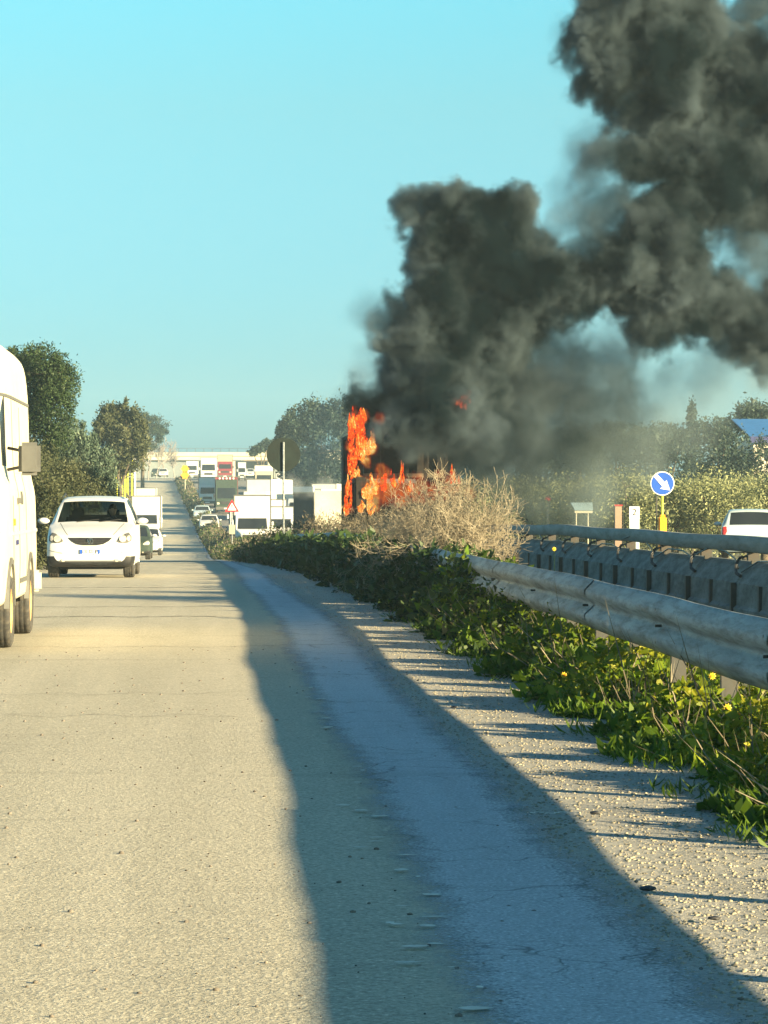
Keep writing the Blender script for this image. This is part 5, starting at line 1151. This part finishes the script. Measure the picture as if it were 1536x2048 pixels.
# ------------------------------------------------------------------ smoke (a voxel cloud computed once)
def smoke(name, label, puffs, Z0, dz, voxel, mat, thr=.30, gain=3.2, nscale=.55, namp=.9, pad=.6, seed=0.0):
    """puffs (px, py, r_px, weight, depth offset m). density = soft union of the puffs roughened by noise"""
    C = []
    for (px, py, r, w_, dy) in puffs:
        p = P(px, py, Z0 + dy); C.append((p.x, p.y, p.z, r / scale_at(Z0), w_))
    C = np.array(C); lo = (C[:, :3] - C[:, 3:4] * 1.3).min(0) - pad; hi = (C[:, :3] + C[:, 3:4] * 1.3).max(0) + pad
    lo[2] = max(lo[2], -2.5)
    ng = bpy.data.node_groups.new(name, 'GeometryNodeTree'); ng.interface.new_socket('Geometry', in_out='INPUT', socket_type='NodeSocketGeometry'); ng.interface.new_socket('Geometry', in_out='OUTPUT', socket_type='NodeSocketGeometry')
    N, Lk = ng.nodes, ng.links
    def mth(op, a, b=None, c=None, clamp=False):
        nd = N.new('ShaderNodeMath'); nd.operation = op; nd.use_clamp = clamp
        for i_, v in enumerate((a, b, c)):
            if v is None: continue
            if hasattr(v, 'is_linked'): Lk.new(v, nd.inputs[i_])
            else: nd.inputs[i_].default_value = v
        return nd.outputs[0]
    pos = N.new('GeometryNodeInputPosition').outputs[0]
    wn_ = N.new('ShaderNodeTexNoise'); wn_.inputs['Scale'].default_value = nscale * .8; wn_.inputs['Detail'].default_value = 3; off = N.new('ShaderNodeVectorMath'); off.operation = 'ADD'; Lk.new(pos, off.inputs[0]); off.inputs[1].default_value = (seed, seed * 2, seed * 3)
    Lk.new(off.outputs[0], wn_.inputs['Vector'])
    sb = N.new('ShaderNodeVectorMath'); sb.operation = 'SUBTRACT'; Lk.new(wn_.outputs['Color'], sb.inputs[0]); sb.inputs[1].default_value = (.5, .5, .5)
    wp = N.new('ShaderNodeVectorMath'); wp.operation = 'MULTIPLY_ADD'; Lk.new(sb.outputs[0], wp.inputs[0]); wa = 1.5 if voxel > .05 else .30; wp.inputs[1].default_value = (wa, wa, wa); Lk.new(pos, wp.inputs[2])
    mx_ = None; ws = None; wt = None
    for (x, y, z, r, w_) in C:
        ds = N.new('ShaderNodeVectorMath'); ds.operation = 'DISTANCE'; Lk.new(wp.outputs[0], ds.inputs[0]); ds.inputs[1].default_value = (x, y, z)
        d = mth('MULTIPLY_ADD', ds.outputs['Value'], -1 / (r * 1.35), 1.0)
        dc = mth('MAXIMUM', d, 0.0)
        sq = mth('MULTIPLY', dc, dc)
        mx_ = d if mx_ is None else mth('SMOOTH_MAX', mx_, d, .15)
        k_ = mth('MULTIPLY', sq, float(w_)); ws = k_ if ws is None else mth('ADD', ws, k_); wt = mth('ADD', sq, 1e-5) if wt is None else mth('ADD', wt, sq)
    W_ = mth('DIVIDE', ws, wt)
    nz = N.new('ShaderNodeTexNoise'); nz.inputs['Scale'].default_value = nscale * 1.6; nz.inputs['Detail'].default_value = 8; nz.inputs['Roughness'].default_value = .66; nz.inputs['Distortion'].default_value = .35; Lk.new(off.outputs[0], nz.inputs['Vector'])
    n3 = N.new('ShaderNodeTexNoise'); n3.inputs['Scale'].default_value = nscale * 5.5; n3.inputs['Detail'].default_value = 4; n3.inputs['Roughness'].default_value = .7; Lk.new(off.outputs[0], n3.inputs['Vector'])
    fr = mth('ADD', mx_, mth('MULTIPLY', mth('SUBTRACT', nz.outputs['Fac'], .5), namp * 1.6)); fr = mth('ADD', fr, mth('MULTIPLY', mth('SUBTRACT', n3.outputs['Fac'], .5), namp * .5))
    dn = mth('MULTIPLY', mth('SUBTRACT', fr, thr), gain, clamp=True)
    dn = mth('MULTIPLY', dn, mth('MULTIPLY', W_, W_))
    dn = mth('MULTIPLY', dn, mth('MULTIPLY', mth('ADD', mx_, .02), 6.0, clamp=True))
    vc = N.new('GeometryNodeVolumeCube'); Lk.new(dn, vc.inputs['Density']); vc.inputs['Background'].default_value = 0
    vc.inputs['Min'].default_value = tuple(lo); vc.inputs['Max'].default_value = tuple(hi)
    for i_, a_ in enumerate(('Resolution X', 'Resolution Y', 'Resolution Z')): vc.inputs[a_].default_value = max(8, int((hi - lo)[i_] / voxel))
    sm = N.new('GeometryNodeSetMaterial'); sm.inputs['Material'].default_value = mat; Lk.new(vc.outputs[0], sm.inputs[0])
    go = N.new('NodeGroupOutput'); Lk.new(sm.outputs[0], go.inputs[0]); N.new('NodeGroupInput')
    # the source mesh: the hull of the puffs
    m = MB()
    for (x, y, z, r, w_) in C:
        b_ = bmesh.new(); bmesh.ops.create_icosphere(b_, subdivisions=2, radius=r); b_.verts.index_update()
        m.add([(v.co.x + x, v.co.y + y, v.co.z + z) for v in b_.verts], [[v.index for v in f.verts] for f in b_.faces]); b_.free()
    o = m.build(name, mat); md = o.modifiers.new('cloud', 'NODES'); md.node_group = ng
    return tag(o, label, 'smoke', kind='stuff')
def smoke_mat(name, color, dens, color2=None, aniso=.1):
    t = NT(name); pv = t.n('ShaderNodeVolumePrincipled'); pv.inputs['Color'].default_value = (*color, 1); pv.inputs['Density'].default_value = dens; pv.inputs['Anisotropy'].default_value = aniso
    if color2:
        nz_ = t.noise(.42, 4, .6, t.coord()); t.l(t.ramp(nz_, [(.42, color), (.66, color2)]), pv.inputs['Color'])
    t.l(pv.outputs[0], t.out.inputs['Volume']); return t.m
K = 1.0
pf = [(770, 830, 60, 1.15, 1), (830, 860, 90, 1.2, 1), (900, 880, 90, 1.1, 1.5), (950, 850, 80, .95, 1.5), (860, 790, 95, 1.2, 0), (775, 770, 55, 1.15, 0), (800, 730, 65, 1.2, 0), (940, 770, 90, 1.1, 1), (750, 800, 40, 1, 0),
      (1000, 730, 80, .95, 2), (830, 670, 75, 1.15, 0), (900, 670, 90, 1.05, 1), (970, 650, 90, 1.05, 1), (765, 640, 42, .45, 0), (800, 630, 45, .9, 0), (870, 590, 80, 1.15, 0), (930, 560, 85, 1.0, 1), (860, 520, 60, 1.15, 0),
      (820, 450, 42, 1.15, 0), (840, 410, 42, 1.15, 0), (900, 405, 50, 1.15, 0), (880, 470, 65, 1.2, 0), (950, 410, 50, 1.15, 0), (1000, 410, 48, 1.2, 0), (1050, 415, 34, 1.1, 0), (960, 480, 75, 1.1, 0), (1030, 470, 60, 1.1, .5), (1090, 490, 55, .95, 1),
      (1040, 570, 90, 1.0, 1), (1120, 560, 85, 1.05, 1), (1050, 650, 70, 1.0, 2), (1190, 560, 80, 1.1, 1), (1260, 560, 90, 1.15, 1), (1340, 590, 95, 1.1, 1), (1420, 620, 90, 1.05, 2), (1500, 650, 85, 1.0, 2), (1570, 640, 90, 1, 2), (1350, 500, 80, 1.1, 1), (1300, 660, 60, .9, 1), (1450, 690, 50, .75, 2), (1530, 720, 50, .8, 2),
      (1290, 450, 70, .95, 1), (1370, 420, 90, 1.1, 2), (1440, 400, 85, 1.05, 2), (1390, 330, 90, 1.1, 2), (1300, 300, 80, 1.05, 2), (1270, 230, 60, 1.15, 2), (1470, 300, 100, 1.05, 3), (1540, 400, 80, 1, 3), (1430, 220, 90, 1.05, 3), (1340, 200, 90, 1.15, 2),
      (1220, 320, 55, .6, 1), (1180, 360, 50, .5, 1), (1200, 430, 55, .45, 1), (1160, 300, 30, .3, 1), (1240, 390, 50, .6, 1),
      (1210, 60, 80, 1.15, 2), (1170, 110, 55, .95, 2), (1230, 140, 80, 1.2, 2), (1300, 90, 95, 1.15, 2), (1300, 0, 90, 1.05, 2), (1400, 120, 95, 1.05, 3), (1490, 180, 90, 1.1, 3), (1400, 20, 80, .95, 3), (1480, 90, 70, .9, 3), (1560, 120, 70, 1.1, 3), (1580, 250, 90, 1.0, 3), (1200, -30, 70, .9, 2), (1330, -80, 110, 1, 3), (1620, 420, 90, .9, 3), (1640, 560, 90, .9, 3),
      (1100, 700, 55, .55, 2), (1150, 730, 75, .6, 2), (1220, 740, 65, .55, 2), (1080, 780, 80, .75, 2), (1150, 820, 90, .7, 3), (1240, 820, 70, .55, 3), (1050, 860, 80, .75, 2), (1000, 800, 80, .9, 2), (970, 930, 60, .6, 2), (1050, 930, 70, .38, 3), (1150, 900, 80, .38, 3), (1250, 890, 60, .3, 3), (1300, 830, 45, .32, 3), (1360, 860, 45, .22, 3), (1400, 760, 60, .2, 3), (1340, 740, 50, .25, 3), (1010, 900, 80, .6, 3), (1080, 880, 80, .55, 3), (1180, 860, 90, .5, 3), (1050, 960, 70, .45, 3), (1150, 960, 70, .36, 3), (1240, 950, 70, .3, 3), (1490, 480, 60, .5, 2), (1540, 520, 70, .4, 2), (1180, 480, 60, .7, 1), (1130, 430, 40, .35, 1), (1240, 500, 60, .9, 1), (1520, 20, 60, .7, 3), (1000, 1000, 50, .25, 1.5), (1100, 1000, 60, .2, 3)]
pf += [(800, 850, 55, 1.1, -4.5), (860, 830, 60, 1.1, -4.5), (920, 850, 60, 1, -4.5), (970, 880, 60, .8, -4.5), (880, 890, 45, .7, -4.5), (820, 895, 40, .7, -4.5), (770, 850, 30, .7, -4), (940, 920, 50, .45, -4.5)]
pf = [(a, b_, c, w_ * (.72 if a >= 1040 and b_ >= 690 and a < 1300 else 1), d) for a, b_, c, w_, d in pf]
M['smoke'] = smoke_mat('dark_smoke', (.015, .032, .040), 5.0, (.20, .26, .30), aniso=.2)  # paler noise colour stands in for thinner and sunlit smoke
smoke('smoke_plume', 'thick black and grey smoke plume rising from the burning lorry', pf, 90.5, 0, .08, M['smoke'], thr=.25, gain=3.0, nscale=.7, namp=1.25)
M['veil_smoke'] = smoke_mat('grey_veil_smoke', (.36, .44, .45), .5)
smoke('smoke_veil', 'hazy grey veil of smoke drifting over the olive trees right of the fire', [(1030, 780, 90, 1.1, 2), (1130, 790, 100, 1.1, 3), (1230, 800, 90, 1.0, 3), (1050, 880, 95, 1.2, 3), (1150, 880, 100, 1.1, 3), (1260, 860, 80, .9, 3), (1060, 960, 80, 1.0, 3), (1170, 960, 90, .9, 3), (1280, 930, 70, .7, 3), (1120, 700, 80, .9, 2), (1220, 710, 80, .8, 2), (1330, 830, 80, .8, 3), (1410, 800, 80, .55, 3), (1380, 870, 70, .5, 3),
    (1180, 300, 70, .8, 2), (1170, 400, 75, .9, 2), (1240, 450, 80, .9, 2), (1500, 500, 90, .9, 3), (1440, 720, 80, .8, 3), (1530, 740, 80, .8, 3), (1150, 100, 60, .8, 2), (760, 620, 55, .8, 1), (760, 720, 50, .8, 0)], 92, 0, .16, M['veil_smoke'], thr=.12, gain=2.2, nscale=.6, namp=.8, seed=2)
M['thin_smoke'] = smoke_mat('thin_grey_smoke', (.55, .6, .6), .34)
smoke('thin_smoke', 'thin blue grey smoke drifting over the pines left of the fire', [(660, 900, 55, 1, 0), (690, 950, 45, 1.1, 0), (650, 850, 50, .7, 0), (620, 930, 50, .8, 0), (680, 990, 35, 1, 0), (700, 800, 35, 1, 0), (720, 760, 35, 1.2, 0)], 100, 0, .2, M['thin_smoke'], thr=.1, gain=1.6, seed=4)
M['white_smoke'] = smoke_mat('white_smoke', (.85, .87, .86), .35)
smoke('white_smoke', 'small pale cloud hanging over the white lorries left of the fire', [(585, 968, 18, 1, 0), (610, 972, 18, 1, 0), (636, 970, 20, 1.1, 0), (655, 972, 14, 1, 0), (680, 990, 16, .8, 0)], 150, 0, .15, M['white_smoke'], thr=.15, gain=2.5, nscale=.8, seed=9)

t = NT('fire_gas_and_glow'); at = t.n('ShaderNodeAttribute', attribute_name='density'); pv = t.n('ShaderNodeVolumePrincipled'); pv.inputs['Color'].default_value = (.02, .015, .01, 1); pv.inputs['Density'].default_value = 3.0
fz = t.noise(4.5, 4, .65, t.coord((1, 1, .6)), .5); t.l(t.ramp(t.math('ADD', t.math('MULTIPLY', at.outputs['Fac'], .25), fz), [(.50, (.9, .03, .003)), (.62, (1, .12, .01)), (.74, (1, .36, .04)), (.84, (1, .7, .22))]), pv.inputs['Emission Color'])
t.l(t.math('MULTIPLY', t.math('MULTIPLY', at.outputs['Fac'], t.ramp(fz, [(.42, .08), (.62, 1)])), 1.25), pv.inputs['Emission Strength'])
t.l(pv.outputs[0], t.out.inputs['Volume']); M['fire_gas_and_glow'] = t.m
o = smoke('fire_glow', 'soft glowing fire around the left corner and base of the burning lorry, with its red glow on the load', [(708, 850, 14, .8, -.6), (700, 890, 12, .8, -.6), (718, 880, 14, .9, -.6), (738, 895, 17, 1.2, -.9), (733, 925, 12, 1, -.9), (700, 940, 9, .8, -.6), (698, 980, 9, .8, -.6), (700, 1020, 10, .7, -.6), (742, 975, 19, 1.3, -1.1), (746, 1010, 17, 1.2, -1.1), (716, 958, 7, 1, -1),
    (765, 960, 16, .8, -.6), (785, 970, 16, .9, -.6), (805, 965, 15, .8, -.6), (830, 985, 15, .7, -.6), (800, 1000, 20, .6, -.6), (850, 990, 14, .5, -.6), (905, 960, 16, .7, -.6), (895, 985, 10, .5, -.6), (922, 806, 9, .6, -5.6), (932, 794, 8, .5, -5.6), (914, 800, 6, .5, -5.6), (940, 785, 5, .5, -5.6), (928, 815, 6, .5, -5.6), (770, 985, 26, .7, -.7), (810, 985, 28, .7, -.7), (855, 985, 26, .6, -.7), (765, 945, 16, .8, -.7), (900, 980, 22, .6, -.7), (940, 985, 14, .5, -.7), (835, 955, 14, .6, -.7), (880, 950, 12, .6, -.7), (760, 835, 14, .5, -1.5), (728, 832, 12, .6, -1), (712, 822, 9, .7, -.6)], 88, 0, .045, M['fire_gas_and_glow'], thr=.16, gain=3.0, nscale=2.6, namp=.9, pad=.3, seed=5)  # broad low puffs add the red firelight on the load as glowing volume
o['group'] = 'flames on the burning lorry'
# ------------------------------------------------------------------ haze
hz = MB().box(-2500, 2500, -60, 1100, -3.5, 40).build('haze', None); 
t = NT('haze_air'); pv = t.n('ShaderNodeVolumePrincipled'); pv.inputs['Color'].default_value = (.62, .85, 1, 1); pv.inputs['Density'].default_value = .00030; pv.inputs['Anisotropy'].default_value = 0
t.l(pv.outputs[0], t.out.inputs['Volume']); hz.data.materials.clear(); hz.data.materials.append(t.m); tag(hz, 'pale haze in the air over the road', 'haze', kind='stuff')
